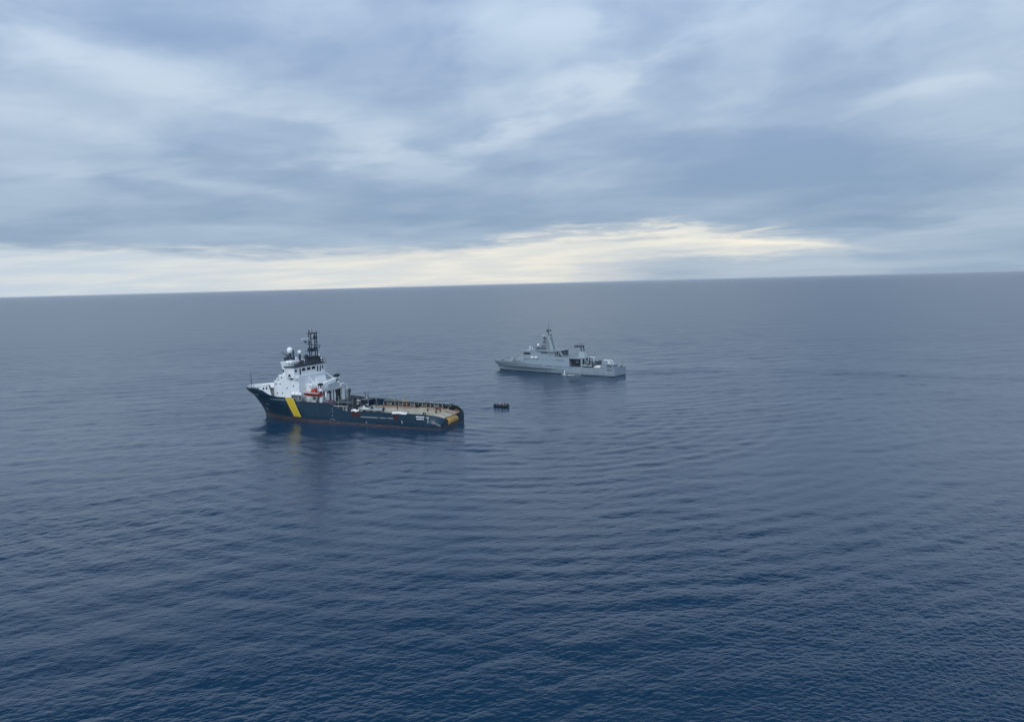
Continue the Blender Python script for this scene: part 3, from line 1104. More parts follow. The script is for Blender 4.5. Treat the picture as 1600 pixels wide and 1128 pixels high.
# bridge: taller forward wheelhouse, and a full-width after part whose windows look astern
mb = MB()
FW = [(58.6, -4.6), (62.4, -4.6), (64.0, -3.2), (64.6, -1.2), (64.6, 1.8), (64.0, 4.4), (62.6, 6.0), (58.6, 6.2)]
mb.plan(FW, 15.75, 18.5, top=[(x + (.30 if x > 61 else 0), y * 1.03, 0) for x, y in FW])
FW2 = [(x + (.30 if x > 61 else 0), y * 1.03) for x, y in FW]
mb.plan(FW2, 18.5, 19.9, top=[(x + (.30 if x > 61 else 0), y * 1.02, 0) for x, y in FW2])
AW = [(56.0, -8.4), (59.6, -8.4), (61.4, -6.4), (62.0, -3), (62.0, 3), (61.4, 6.6), (59.0, 8.2), (56.0, 8.2)]
mb.plan(AW, 15.0, 18.55)
bridge = mb.build('bridge', M['white'], ahts, 0.08)
mb = MB()
mb.plan([(55.6, -8.8), (59.8, -8.8), (61.8, -6.6), (62.4, -3), (62.4, 3), (61.8, 6.8), (59.2, 8.5), (55.6, 8.5)], 18.56, 18.86)
mb.build('bridge_roof', M['roof'], bridge, 0.05)
mb = MB()
mb.plan([(x + (.35 if x > 61 else 0), y * 1.05) for x, y in FW2], 19.9, 20.08)
mb.build('wheelhouse_roof', M['white'], bridge, 0.05)
mb = MB()
mb.plan([(58.4, 3.2), (61.6, 3.2), (61.6, 6.2), (58.4, 6.3)], 20.08, 20.7, top=[(58.8, 3.4), (61.2, 3.4), (61.2, 5.8), (58.8, 6.0)])
mb.build('monkey_island_screen', M['white'], bridge, 0.2)
mb = MB()
mb.add([(64.48, 4.42, 18.55), (62.95, 6.18, 18.55), (63.2, 6.30, 19.75), (64.85, 4.5, 19.75)], [(0, 1, 2, 3)])
mb.build('window', M['glass'], bridge)
mb = MB()
mb.add([(62.55, 6.16, 16.7), (62.0, 6.2, 16.7), (62.1, 6.29, 17.7), (62.7, 6.25, 17.7)], [(0, 1, 2, 3)])
mb.build('window', M['glass'], bridge)
for k in range(4):
    mb = MB()
    y0 = 3.9 - k * 1.75
    mb.add([(64.99, y0, 18.6), (64.99, y0 - 1.5, 18.6), (65.30, y0 - 1.5, 19.7), (65.30, y0, 19.7)], [(0, 1, 2, 3)])
    mb.build('window', M['glass'], bridge)
for y0, y1, z0, z1 in ((6.9, 7.7, 17.0, 17.9), (2.3, 4.1, 17.0, 17.95), (-.5, 1.4, 17.0, 17.95), (-3.1, -1.2, 17.0, 17.95)):
    mb = MB()
    mb.box(55.94, 56.02, y0, y1, z0, z1)
    mb.build('window', M['glass'], bridge)
for y0 in (-4.6, -6.1, -7.5):
    mb = MB()
    z0 = 15.9 if y0 > -7 else 16.6
    mb.add([(55.95, y0, z0), (55.95, y0 + .62, z0), (55.95, y0 + .32, 17.95), (55.95, y0 - .30, 17.95)], [(0, 1, 2, 3), (3, 2, 1, 0)])
    mb.build('window', M['glass'], bridge)
mb = MB()
mb.box(55.92, 56.02, 4.7, 5.4, 15.5, 17.9)
mb.build('door', M['darkgrey'], bridge)
mb = MB()
mb.box(57.6, 58.5, 8.18, 8.26, 15.4, 16.3)
mb.build('window', M['glass'], bridge)
mb = MB()
mb.box(54.9, 56.0, -1.6, 8.4, 14.75, 14.98)
mb.rail([(56.0, 8.3, 14.98), (55.0, 8.3, 14.98), (55.0, 2.2, 14.98)], .95, 3, 1.4)
mb.build('bridge_walkway', M['white'], bridge)
mb = MB()
mb.plan([(56.8, -11.0), (59.2, -11.0), (59.2, -8.3), (56.8, -8.3)], 16.2, 16.4)
mb.rail([(59.1, -8.5, 16.4), (59.1, -10.9, 16.4), (56.9, -10.9, 16.4), (56.9, -8.5, 16.4)], 1.05, 3, 1.0)
mb.lathe((58.0, -10.0, 16.4), [(.12, 0), (.12, .9), (.4, 1.0), (.4, 1.6), (.001, 1.7)], 10)
mb.build('searchlight_platform', M['white'], bridge)

# face of the house below the bridge, seen from astern: flat dark panels painted as shaded openings to port, sloping casing to starboard
mb = MB()
mb.box(55.2, 55.7, -7.2, 7.2, 6.4, 14.7)
mb.build('after_bulkhead', M['white'], ahts)
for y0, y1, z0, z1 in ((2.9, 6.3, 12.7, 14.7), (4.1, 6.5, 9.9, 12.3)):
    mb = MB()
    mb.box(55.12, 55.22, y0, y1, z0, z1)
    mb.build('recess_shade_panel', M['darkgrey'], ahts)
mb = MB()
mb.side([(55.2, 14.7), (54.9, 14.7), (53.6, 10.9), (53.6, 8.4), (55.2, 8.4)], -7.0, -1.4)
mb.build('funnel_casing', M['white_clean'], ahts, 0.12)
mb = MB()
mb.box(52.4, 55.15, -.9, 4.0, 6.4, 12.4)
mb.build('side_house', M['white_clean'], ahts, 0.08)
mb = MB()
mb.box(46.6, 52.3, -5.4, 4.4, 6.4, 8.4)
mb.build('lower_house', M['white'], ahts, 0.08)
for x0 in (47.2, 48.9, 50.6):
    mb = MB()
    mb.box(x0, x0 + .95, 4.38, 4.46, 6.7, 8.2)
    mb.build('doorway', M['darkgrey'], ahts)
mb = MB()
mb.tube([(54.9, 2.2, 14.9), (51.6, 1.6, 11.2)], .13, 6)
mb.build('stay', M['white_clean'], ahts)
for a, b_ in (((55.6, -8.2, 15.2), (47.0, -6.6, 10.9)), ((55.6, -8.4, 15.2), (45.2, -6.9, 9.6))):
    mb = MB()
    mb.tube([a, b_], .06, 5)
    mb.build('stay', M['white_clean'], ahts)

# life raft canisters on their racks by the rail
for k, x in enumerate((57.2, 55.7, 54.2)):
    mb = MB()
    mb.lathe((x - .6, 7.7, 9.5), [(.001, 0), (.42, .02), (.5, .15), (.5, 1.05), (.42, 1.18), (.001, 1.2)], 14, 'X')
    cn = mb.build('life_raft_canister', M['white_clean'], ahts)
    mb = MB()
    for dx_ in (-.4, .4):
        mb.box(x + dx_ - .05, x + dx_ + .05, 7.3, 8.1, 7.4, 9.05)
    mb.build('cradle', M['midgrey'], cn)
mb = MB()
mb.rail([(58.0, 8.45, 7.3), (42.4, 8.45, 7.05)], 1.1, 3, 1.2, .04)
mb.rail([(58.0, -8.45, 7.3), (42.4, -8.45, 7.05)], 1.1, 3, 1.2, .04)
mb.build_each('guard_rail', M['grey'], ahts)
mb = MB()
for x in (57.6, 56.2, 54.8, 53.4, 52.0):
    mb.box(x - .08, x + .08, 8.2, 8.36, 7.0, 9.2)
mb.box(51.8, 57.8, 8.1, 8.3, 9.1, 9.2)
mb.build_each('rail_frame', M['grey'], ahts)

# davit for the rescue boat
mb = MB()
mb.box(46.0, 52.4, 5.6, 6.4, 6.4, 7.4)
for x in (46.6, 51.4):
    mb.tube([(x, 5.4, 7.2), (x, 5.3, 10.8), (x, 6.2, 12.4), (x, 7.4, 12.6)], .17, 8)
mb.tube([(46.6, 7.2, 12.6), (51.4, 7.2, 12.6)], .10, 6)
mb.build('davit', M['white_clean'], ahts)

# railed platform right across the ship, on white columns, with the crane jib stowed over it
mb = MB()
mb.box(44.4, 47.4, -5.0, 6.4, 10.55, 10.8)
plat = mb.build('crane_platform', M['grey'], ahts, 0.04)
mb = MB()
mb.rail([(47.2, 6.3, 10.8), (44.5, 6.3, 10.8), (44.5, -4.9, 10.8), (47.2, -4.9, 10.8)], 1.2, 3, 1.1, .05)
mb.build('platform_rail', M['grey'], plat)
for x, y, w in ((45.0, 5.8, .28), (45.0, 2.6, .22), (45.0, 1.2, .2), (47.0, 5.8, .28), (47.0, -4.4, .28)):
    mb = MB()
    mb.box(x - w, x + w, y - w, y + w, 4.0, 10.55)
    mb.build('platform_column', M['white_clean'], plat)
mb = MB()
mb.box(44.7, 45.6, -4.3, -3.0, 4.0, 10.55)
mb.build('platform_column', M['white_clean'], plat)
mb = MB()
mb.box(45.8, 46.8, -4.0, 5.2, 4.0, 10.5)
mb.build('winch_house', M['darkgrey'], ahts)
for y0, y1, z0, z1 in ((3.3, 4.2, 7.2, 9.6), (1.6, 2.3, 8.2, 10.3), (-.2, .6, 7.4, 9.2)):
    mb = MB()
    mb.box(45.5, 45.82, y0, y1, z0, z1)
    mb.build('ventilator', M['white'], ahts)
mb = MB()
mb.lathe((46.2, 6.9, 6.4), [(.6, 0), (.6, 5.5), (.75, 5.6), (.75, 6.2), (.001, 6.3)], 14)
crane = mb.build('deck_crane', M['white_clean'], ahts)
mb = MB()
pj = [(6.9, 12.0), (6.9, 13.1), (-3.4, 14.7), (-3.5, 14.3), (-2.6, 13.3)]
n = len(pj)
mb.add([(45.7, y, z) for y, z in pj] + [(46.7, y, z) for y, z in pj], [tuple(range(n)), tuple(range(2 * n - 1, n - 1, -1))] + [((i + 1) % n, i, n + i, n + (i + 1) % n) for i in range(n)])
mb.build('jib', M['white_clean'], crane, 0.05)
for pj in ([(-3.2, 14.7), (-1.4, 14.45), (-1.2, 15.3), (-3.0, 15.5)], [(6.2, 11.9), (7.6, 11.9), (7.6, 13.2), (6.5, 13.4)]):
    mb = MB()
    mb.add([(45.6, y, z) for y, z in pj] + [(46.8, y, z) for y, z in pj], [(0, 1, 2, 3), (7, 6, 5, 4)] + [((i + 1) % 4, i, 4 + i, 4 + (i + 1) % 4) for i in range(4)])
    mb.build('jib_machinery', M['black'], crane)
mb = MB()
mb.add([(45.66, -.6, 12.9), (45.66, -2.4, 13.5), (45.66, -2.6, 14.1), (45.66, -1.2, 13.8)], [(0, 1, 2, 3), (3, 2, 1, 0)])
mb.build('jib_machinery', M['black'], crane)
mb = MB()
mb.tube([(46.2, -3.6, 10.9), (46.0, -4.2, 11.6), (46.0, -5.4, 11.8), (46.0, -6.6, 11.3), (46.0, -7.2, 10.4), (46.0, -7.3, 9.6)], .36, 10)
gn = mb.build('vent_gooseneck', M['white_clean'], ahts)
mb = MB()
mb.plan([(44.6, -8.0), (47.4, -8.0), (47.4, -5.0), (44.6, -5.0)], 4.0, 9.7, top=[(45.0, -7.6), (47.2, -7.6), (47.2, -5.0), (45.0, -5.0)])
mb.build('vent_trunk', M['grey'], gn, 0.2)

# ---------------------------------------------------- machinery forward of the working deck
mb = MB()
for (x, y, r, w) in ((38.4, 1.8, 1.55, 2.6), (38.4, -2.4, 1.55, 2.6), (35.4, 3.6, 1.1, 1.6)):
    mb.lathe((x, y - w / 2, 4.9), [(.01, 0), (r, 0), (r, .18), (r * .55, .18), (r * .55, w - .18), (r, w - .18), (r, w), (.01, w)], 18, 'Y')
mb.box(36.9, 40.2, -4.3, 4.3, 3.0, 3.7)
mb.box(39.8, 40.6, -4.3, 4.3, 3.0, 7.4)
mb.build('towing_winch', M['darkgrey'], ahts)
mb = MB()
mb.plan([(41.2, 4.8), (45.8, 4.8), (45.8, 7.6), (41.2, 7.6)], 6.4, 7.7, top=[(42.0, 5.6), (45.2, 5.6), (45.2, 7.2), (42.0, 7.2)])
mb.build('covered_gear', M['purple'], ahts, 0.2)
mb = MB()
mb.tube([(42.5, 8.5, 6.25), (34.6, 8.5, 6.15)], .16, 8)
for x in (42.2, 40.2, 38.2, 36.2, 34.8):
    mb.box(x - .1, x + .1, 8.4, 8.6, 3.2, 6.2)
mb.build('side_rail', M['grey'], ahts)
mb = MB()
for x, z, w, h in ((40.6, 4.7, .7, 1.1), (38.7, 4.9, 1.0, .6), (37.4, 4.6, .6, 1.0), (35.6, 5.0, .5, .8), (34.7, 4.2, .5, .6)):
    mb.box(x - w / 2, x + w / 2, 7.7, 8.2, z - h / 2, z + h / 2)
mb.build_each('mooring_fitting', M['grey'], ahts)
mb = MB()
mb.box(33.6, 42.0, 7.2, 7.4, 3.0, 6.0)
mb.build('side_screen', M['darkgrey'], ahts)
mb = MB()
for x, y, h in ((36.2, 6.0, 8.8), (34.8, 5.2, 8.2), (37.4, -6.0, 9.0), (34.2, -3.0, 8.3), (35.8, -5.4, 9.2), (39.5, 6.4, 9.2), (33.6, 1.0, 6.0)):
    mb.box(x - .14, x + .14, y - .14, y + .14, 3.0, h)
mb.box(34.6, 39.6, 5.0, 6.5, 7.0, 7.15)
mb.box(34.0, 37.6, -6.2, -2.8, 6.6, 6.75)
mb.tube([(34.2, -3.0, 8.3), (35.8, -5.4, 9.2)], .1, 6)
mb.rail([(39.6, 6.5, 7.15), (34.6, 6.5, 7.15), (34.6, 5.0, 7.15)], 1.0, 3, 1.0, .04)
mb.build_each('winch_gantry', M['midgrey'], ahts)
mb = MB()
for x, y, z, a in ((36.6, -1.0, 6.7, .9), (33.0, -4.6, 4.3, .7), (31.8, -3.2, 3.9, .6), (33.2, -1.0, 5.4, .5), (32.0, -1.6, 4.2, .6), (34.4, 2.8, 6.3, .5), (35.0, -3.6, 7.2, .6)):
    mb.cbox((x, y, z), (a * 1.5, a, a * .8), .4)
mb.build_each('deck_box', M['grey'], ahts, 0.06)
mb = MB()
mb.box(31.5, 44.0, -8.5, -8.2, 4.0, 6.35)
mb.build('starboard_screen', M['navy_plain'], ahts)
mb = MB()
mb.tube([(42.6, -3.6, 4.0), (42.3, -3.6, 9.2)], .32, 8, .25)
mb.ball((42.2, -3.6, 9.6), .55, 1.5)
mb.build('mushroom_vent', M['darkgrey'], ahts)

# loose gear, vents and lockers crowding the decks between the house and the open stern
cg = random.Random(21)
spots = [(x, 5.0 + cg.random() * 2.6, 6.4) for x in (43.0, 44.6, 46.4, 48.0, 49.6, 51.2, 53.0, 54.4)]
spots += [(34.4 + i * 1.0, cg.uniform(-6.0, 6.2), 4.1) for i in range(9)]
spots += [(31.0 + cg.random() * 3.4, cg.uniform(-6.8, 4.0), 4.1) for i in range(6)]
for i, (x, y, z) in enumerate(spots):
    mb = MB()
    kind = i % 4
    if kind == 0:
        w_, h_ = cg.uniform(.5, 1.0), cg.uniform(.6, 1.2)
        mb.plan([(x - w_, y - .4), (x + w_, y - .4), (x + w_, y + .4), (x - w_, y + .4)], z, z + h_, top=[(x - w_ * .9, y - .3), (x + w_ * .9, y - .3), (x + w_ * .9, y + .3), (x - w_ * .9, y + .3)])
        mb.build('deck_locker', M[('grey', 'white', 'midgrey')[i % 3]], ahts, 0.05)
    elif kind == 1:
        h_ = cg.uniform(1.0, 2.2)
        mb.lathe((x, y, z), [(.18, 0), (.16, h_), (.42, h_ + .05), (.40, h_ + .4), (.001, h_ + .55)], 12)
        mb.build('ventilator', M[('grey', 'white', 'darkgrey')[(i // 4) % 3]], ahts)
    elif kind == 2:
        h_ = cg.uniform(1.8, 3.6)
        mb.tube([(x, y, z), (x, y, z + h_)], .09, 8)
        mb.box(x - .35, x + .35, y - .12, y + .12, z + h_ - .1, z + h_ + .2)
        mb.build('deck_lamp', M['midgrey'], ahts)
    else:
        r_ = cg.uniform(.5, .8)
        mb.lathe((x, y - .5, z + r_), [(.01, 0), (r_, 0), (r_, .1), (r_ * .6, .12), (r_ * .6, .9), (r_, .92), (r_, 1.0), (.01, 1.0)], 14, 'Y')
        mb.build('rope_reel', M[('darkgrey', 'rust')[(i // 4) % 2]], ahts)

# shark jaws and guide pins at the fore end of the open deck
mb = MB()
for y in (-1.4, 1.4):
    mb.lathe((5.2, y, 4.1), [(.3, 0), (.3, .9), (.36, .95), (.001, 1.05)], 10)
mb.build_each('guide_pin', M['rust'], ahts)

# crash rails along the open deck
def crash_rail(yy, z1, x0, x1, nm):
    mb_ = MB()
    s_ = 1 if yy > 0 else -1
    mb_.cur = 0
    mb_.box(x0, x1, yy - .22, yy + .22, z1 - .32, z1)
    mb_.cur = 1
    n = int((x1 - x0) / 1.55)
    for i in range(n + 1):
        x = x0 + .1 + (x1 - x0 - .2) * i / n
        mb_.box(x - .10, x + .10, yy - .16, yy + .16, 4.1, z1 - .32)
    mb_.cur = 2
    mb_.box(x0, x1, yy - s_ * .30, yy - s_ * .24, 4.1, 4.55)
    mb_.cur = 1
    for i in range(0, n, 3):
        x = x0 + .1 + (x1 - x0 - .2) * (i + .5) / n
        mb_.cur = 3
        mb_.cbox((x, yy + s_ * .1, 4.7), (.6 + (i % 2) * .5, .3, .8))
    return mb_.build(nm, [M['darkgrey'], M['grey'], M['rust'], M['midgrey']], ahts)


crash_rail(-7.55, 5.75, 4.5, 31.0, 'crash_rail')
mb = MB()
for x in (26.5, 22.3, 14.5, 9.2):
    mb.box(x - .09, x + .09, -7.9, -7.7, 5.3, 6.9)
mb.box(21.0, 23.6, -8.0, -7.7, 5.0, 6.2)
mb.build_each('side_post', M['brass'], ahts)
mb = MB()
mb.tube([(12.8, -7.4, 6.0), (4.6, -7.3, 5.8)], .12, 6)
mb.tube([(30.5, -7.4, 6.1), (14.0, -7.4, 6.0)], .09, 6)
mb.build_each('rail_pipe', M['grey'], ahts)
for (x, y) in ((6.2, -6.9), (3.6, -5.8), (17.0, -6.8), (6.4, 6.9)):
    mb = MB()
    mb.box(x - .6, x + .6, y - .3, y + .3, 4.1, 4.4)
    for dx_ in (-.35, .35):
        mb.lathe((x + dx_, y, 4.4), [(.2, 0), (.2, .65), (.28, .68), (.28, .78), (.001, .8)], 10)
    mb.build('bollard', M['black'], ahts)
mb = MB()
mb.lathe((3.0, -6.1, 4.9), [(.01, -.5), (.8, -.5), (.8, -.35), (.35, -.35), (.35, .35), (.8, .35), (.8, .5), (.01, .5)], 14, 'X')
mb.build('tugger_winch', M['black'], ahts)
mb = MB()
mb.box(7.6, 8.6, -4.9, -4.3, 4.1, 4.6)
mb.build('deck_hatch', M['maroon'], ahts)

# boarding gates in the port bulwark, draped with white canvas
for (x0, x1, z0, z1, fold) in ((29.6, 33.0, 2.95, 5.05, 1.3), (15.0, 16.7, 2.75, 4.95, 2.6)):
    mb = MB()
    n = 5
    for i in range(n):
        xa = x0 + (x1 - x0) * i / n
        mb.box(xa + .04, xa + (x1 - x0) / n - .04, 8.70, 8.83, z0, z1)
    g_ = mb.build('boarding_gate', M['maroon'], ahts)
    mb = MB()
    nn = 8
    xc0, xc1 = (x0 + .3, x1 - .1) if fold < 2 else (x0 - 3.4, x1 + .5)
    vs, fs = [], []
    for i in range(nn + 1):
        u = i / nn
        x = xc0 + (xc1 - xc0) * u
        zz = z1 + .14 + .16 * math.sin(u * 9.0 + fold) * (1 if fold < 2 else .5)
        vs += [(x, 8.92, zz - .42), (x, 8.80, zz + .10), (x, 8.1, zz + .14), (x, 7.5, zz - .1), (x, 7.45, zz - .35)]
    for i in range(nn):
        for k in range(4):
            fs.append((i * 5 + k, i * 5 + k + 1, (i + 1) * 5 + k + 1, (i + 1) * 5 + k))
    mb.add(vs, fs, True)
    mb.build('canvas_cover', M['canvas'], g_)
# rubbing strake, half bare of paint
mb = MB()
x = 16.8
while x < 29.4:
    w = 0.9 + 0.8 * abs(math.sin(x * 3.1))
    mb.cur = 0 if math.sin(x * 2.3) > -.2 else 1
    mb.box(x, min(29.5, x + w), 8.68, 8.90, 2.95, 3.18)
    x += w
mb.build('rubbing_strake', [M['grey'], M['midgrey']], ahts)
mb = MB()
mb.box(1.4, 7.4, 8.3, 8.78, 1.75, 1.85)
mb.build('lower_strake', M['navy_plain'], ahts)

# small white markings: ship's name at bow and quarter, draught marks, thruster signs
def dashes(mb_, x0, z0, n, w, h, gap, rnd):
    for i in range(n):
        x_ = x0 - i * (w + gap)
        z_ = z0
        hh = h * (0.75 + .25 * ((i * 7 + rnd) % 3) / 2)
        y_ = hbeam(x_, z_) + .02
        y2 = hbeam(x_ - w, z_) + .02
        yt, yt2 = hbeam(x_, z_ + hh) + .02, hbeam(x_ - w, z_ + hh) + .02
        mb_.add([(x_, y_, z_), (x_, yt, z_ + hh), (x_ - w, yt2, z_ + hh), (x_ - w, y2, z_)], [(0, 1, 2, 3)])


mb = MB()
dashes(mb, 8.4, 3.85, 7, .34, .42, .10, 1)
dashes(mb, 8.2, 3.15, 6, .34, .40, .10, 2)
dashes(mb, 4.8, 3.8, 3, .30, .28, .08, 0)
for z in (3.3, 2.8, 2.35):
    dashes(mb, 4.3, z, 1, .32, .26, 0, 0)
mb.build_each('stern_lettering', M['white_clean'], ahts)
mb = MB()
dashes(mb, 76.2, 8.55, 8, .38, .42, .09, 1)
mb.build('bow_lettering', M['white_clean'], ahts)
mb = MB()
dashes(mb, 67.0, 7.35, 15, .42, .24, .06, 2)
mb.build('hull_side_stripe', M['grey'], ahts)
mb = MB()
for x, z in ((71.0, 5.2), (69.4, 5.2), (72.6, 3.5), (71.2, 3.2), (40.5, 2.9), (40.4, 4.3), (40.6, 5.2)):
    y_ = hbeam(x, z)
    mb.lathe((x, y_ - .05, z), [(.001, .12), (.17, .12), (.20, .0)], 10, 'Y')
mb.tube([(41.6, 8.80, 1.3), (41.0, 8.85, 1.75), (40.2, 8.85, 1.8), (39.6, 8.80, 1.35)], .06, 5)
mb.box(27.0, 27.4, 8.7, 8.80, 1.1, 1.5)
mb.cbox((13.6, 8.76, 2.0), (.35, .08, .9), 0, .3)
mb.build_each('hull_mark', M['grey'], ahts)

# ---------------------------------------------------- masts, domes and gear on the bridge roof
mb = MB()
mb.plan([(56.0, -5.9), (59.2, -5.9), (59.2, -.6), (56.0, -.6)], 18.86, 21.5, top=[(56.2, -5.7), (58.2, -5.7), (58.2, -1.4), (56.2, -1.4)])
mb.box(55.6, 58.9, -6.3, -.5, 21.2, 21.4)
mb.box(55.9, 58.6, -6.0, -1.2, 23.2, 23.35)
mb.build('mast_tower', M['mast'], ahts, 0.05)
mb = MB()
for x in (56.4, 57.3):
    for y in (-2.1, -5.3):
        mb.tube([(x, y, 21.4), (x, y, 29.6)], .18, 8)
for z in (25.4, 27.6, 29.5):
    mb.box(56.2, 57.5, -5.4, -2.0, z - .09, z + .09)
for y in (-2.1, -5.3):
    mb.tube([(56.4, y, 23.6), (57.3, y, 25.4), (56.4, y, 27.5), (57.3, y, 29.4)], .07, 5)
mb.box(56.0, 57.8, -6.0, -1.4, 29.6, 29.76)
mb.tube([(56.8, -3.4, 29.7), (56.8, -3.4, 31.2)], .07, 6)
mb.tube([(56.8, -5.9, 29.7), (56.8, -5.9, 30.6)], .06, 6)
mb.lathe((56.9, -1.9, 29.7), [(.15, 0), (.15, .5), (.3, .55), (.3, .9), (.001, 1.0)], 10)
mast = mb.build('radar_mast', M['mast'], ahts)
mb = MB()
mb.lathe((56.6, -4.6, 27.9), [(.001, -.3), (.5, -.25), (.7, .1), (.55, .6), (.001, .8)], 10)
mb.box(56.6, 57.0, -2.1, .6, 26.5, 26.7)
mb.box(56.6, 57.0, -2.1, .1, 25.8, 25.95)
mb.box(56.5, 57.1, .3, 1.0, 26.7, 27.2)
mb.tube([(56.8, -5.3, 23.8), (56.8, -7.0, 24.0), (56.8, -7.1, 25.2)], .12, 6)
mb.box(56.7, 56.9, -7.9, -6.3, 24.9, 25.1)
mb.lathe((57.0, .1, 21.4), [(.001, 0), (.6, .05), (.75, .6), (.4, 1.0), (.001, 1.1)], 12)
mb.lathe((57.0, -1.6, 23.35), [(.001, 0), (.6, .05), (.6, 1.1), (.001, 1.2)], 12)
mb.lathe((56.8, -4.6, 23.35), [(.001, 0), (.5, .05), (.5, 1.3), (.001, 1.4)], 12)
mb.box(56.2, 57.6, -3.9, -2.7, 23.35, 24.3)
mb.tube([(56.4, 1.6, 18.9), (56.4, 1.6, 21.4)], .12, 6)
mb.box(56.0, 57.2, .4, 1.5, 21.0, 21.3)
mb.build_each('mast_equipment', M['mast'], mast)
mb = MB()
mb.box(56.7, 57.0, -1.6, 2.2, 27.9, 28.1)
mb.tube([(56.85, -2.0, 27.6), (56.85, -.6, 27.6), (56.85, -.2, 28.0)], .10, 6)
mb.build('radar_scanner', M['white_clean'], mast)
for (x, y, z, r) in ((55.9, -5.6, 21.6, .34), (55.7, -6.4, 20.5, .40), (55.9, -6.6, 19.5, .25)):
    mb = MB()
    mb.ball((x, y, z), r)
    mb.build('floodlight', M['white_clean'], mast)
for (x, y, a, h) in ((57.4, 3.4, 1.0, 1.3), (57.0, -7.2, 1.2, 2.0), (58.2, -7.4, 1.1, 1.4), (57.2, 5.6, .9, .8), (60.2, -6.6, 1.2, 1.0), (58.0, 1.4, 1.0, 1.7)):
    mb = MB()
    mb.cbox((x, y, 18.86 + h / 2), (a, a, h), .3)
    mb.build('roof_locker', M['darkgrey'], ahts, 0.05)
for (x, y, h) in ((57.6, 2.6, 2.6), (56.6, 4.5, 1.6), (56.4, -8, 2.2), (58.8, 7.2, 1.6)):
    mb = MB()
    mb.tube([(x, y, 18.86), (x, y, 18.86 + h)], .08, 6)
    mb.build('whip_aerial', M['darkgrey'], ahts)
mb = MB()
mb.rail([(59.2, 8.4, 18.86), (55.7, 8.4, 18.86), (55.7, -8.7, 18.86), (59.8, -8.7, 18.86)], 1.0, 3, 1.3, .03)
mb.build('roof_rail', M['midgrey'], ahts)
for (x, y, z0, z, r) in ((62.0, 2.6, 20.2, 24.1, 1.02), (60.6, -.8, 18.86, 23.1, .70), (60.4, 1.6, 18.86, 21.0, .50)):
    mb = MB()
    mb.lathe((x, y, z), [(.001, -.95 * r), (r * .72, -.92 * r), (r * .95, -.45 * r), (r, 0), (r * .92, .42 * r), (r * .70, .72 * r), (r * .38, .93 * r), (.001, r)], 18)
    dm = mb.build('satellite_dome', M['white_clean'], ahts)
    mb = MB()
    mb.lathe((x, y, z0), [(r * .75, 0), (r * .75, .5), (r * .5, .7), (r * .46, z - z0 - .95 * r)], 12)
    mb.build('dome_pedestal', M['mast'], dm)
mb = MB()
mb.box(62.6, 64.2, 1.8, 3.4, 20.3, 21.6)
mb.lathe((60.9, 2.2, 20.2), [(.32, 0), (.32, 3.6), (.22, 3.9), (.001, 3.95)], 10)
mb.box(60.3, 63.0, 1.4, 3.2, 20.2, 21.4)
mb.build('exhaust_stub', M['mast'], ahts, 0.04)
mb = MB()
mb.lathe((64.4, .6, 20.3), [(.42, 0), (.38, .7), (.5, .9), (.5, 1.3), (.001, 1.4)], 10)
mb.tube([(64.2, .6, 21.7), (65.4, .7, 22.2), (67.2, .8, 23.2)], .26, 8, .17)
mb.box(63.6, 64.8, 0, 1.2, 21.3, 22.1)
mb.build('fire_monitor', M['darkgrey'], ahts)

# ---------------------------------------------------- things standing on the dark ship
rb = thing('rescue_boat', 'bright orange rescue boat hanging in its davit beside the white deckhouse', 'rescue boat', on_ship(SHIP_O, SHIP_A, 49.4, 7.6, 8.9), SHIP_A)


def small_boat_rows(L, B, D, sd, nz=7, ns=22, inset=0.0, rocker=.35):
    rows = []
    for i in range(ns):
        u = i / (ns - 1)
        x = L / 2 - u * L
        q = min(1, u / .42)
        b_ = B / 2 * (1 - (1 - q) ** 2.3) ** .75
        sh = D + rocker * (1 - q) ** 2
        kz = .45 * D * (1 - q) ** 2.2
        line = []
        for k in range(nz):
            v = k / (nz - 1)
            w = min(1.0, v ** .55 * 1.05)
            line.append((x - .35 * (1 - v) * max(0, 1 - u / .3), sd * max(0, b_ * w - inset), kz + (sh - kz) * v))
        rows.append(line)
    return rows


mb = MB()
ends = []
for sd in (1, -1):
    r_ = small_boat_rows(7.6, 2.6, 1.25, sd)
    loft(mb, r_, flip=sd < 0)
    ends.append(r_)
mb.add(ends[0][-1] + ends[1][-1][::-1], [tuple(range(14))])
n = len(ends[0])
mb.add([r[-1] for r in ends[0]] + [r[-1] for r in ends[1]], [(i, n + i, n + i + 1, i + 1) for i in range(n - 1)])
mb.build('hull', M['orange'], rb)
mb = MB()
mb.plan([(-1.9, -.8), (0.3, -.8), (0.3, .8), (-1.9, .8)], 1.25, 2.7, top=[(-1.7, -.65), (-.5, -.65), (-.5, .65), (-1.7, .65)])
mb.tube([(-1.6, .6, 2.6), (-1.6, .5, 3.3), (-1.6, -.5, 3.3), (-1.6, -.6, 2.6)], .06, 6)
mb.build('console', M['orange'], rb, 0.05)
mb = MB()
mb.tube([(3.4, .3, 1.62), (2.4, 1.1, 1.45), (-3.6, 1.34, 1.30)], .10, 6)
mb.tube([(3.4, -.3, 1.62), (2.4, -1.1, 1.45), (-3.6, -1.34, 1.30)], .10, 6)
mb.build_each('gunwale_fender', M['white_clean'], rb)
mb = MB()
mb.box(-3.9, -3.3, -.35, .35, .6, 1.9)
mb.build('outboard_motor', M['black'], rb, 0.05)


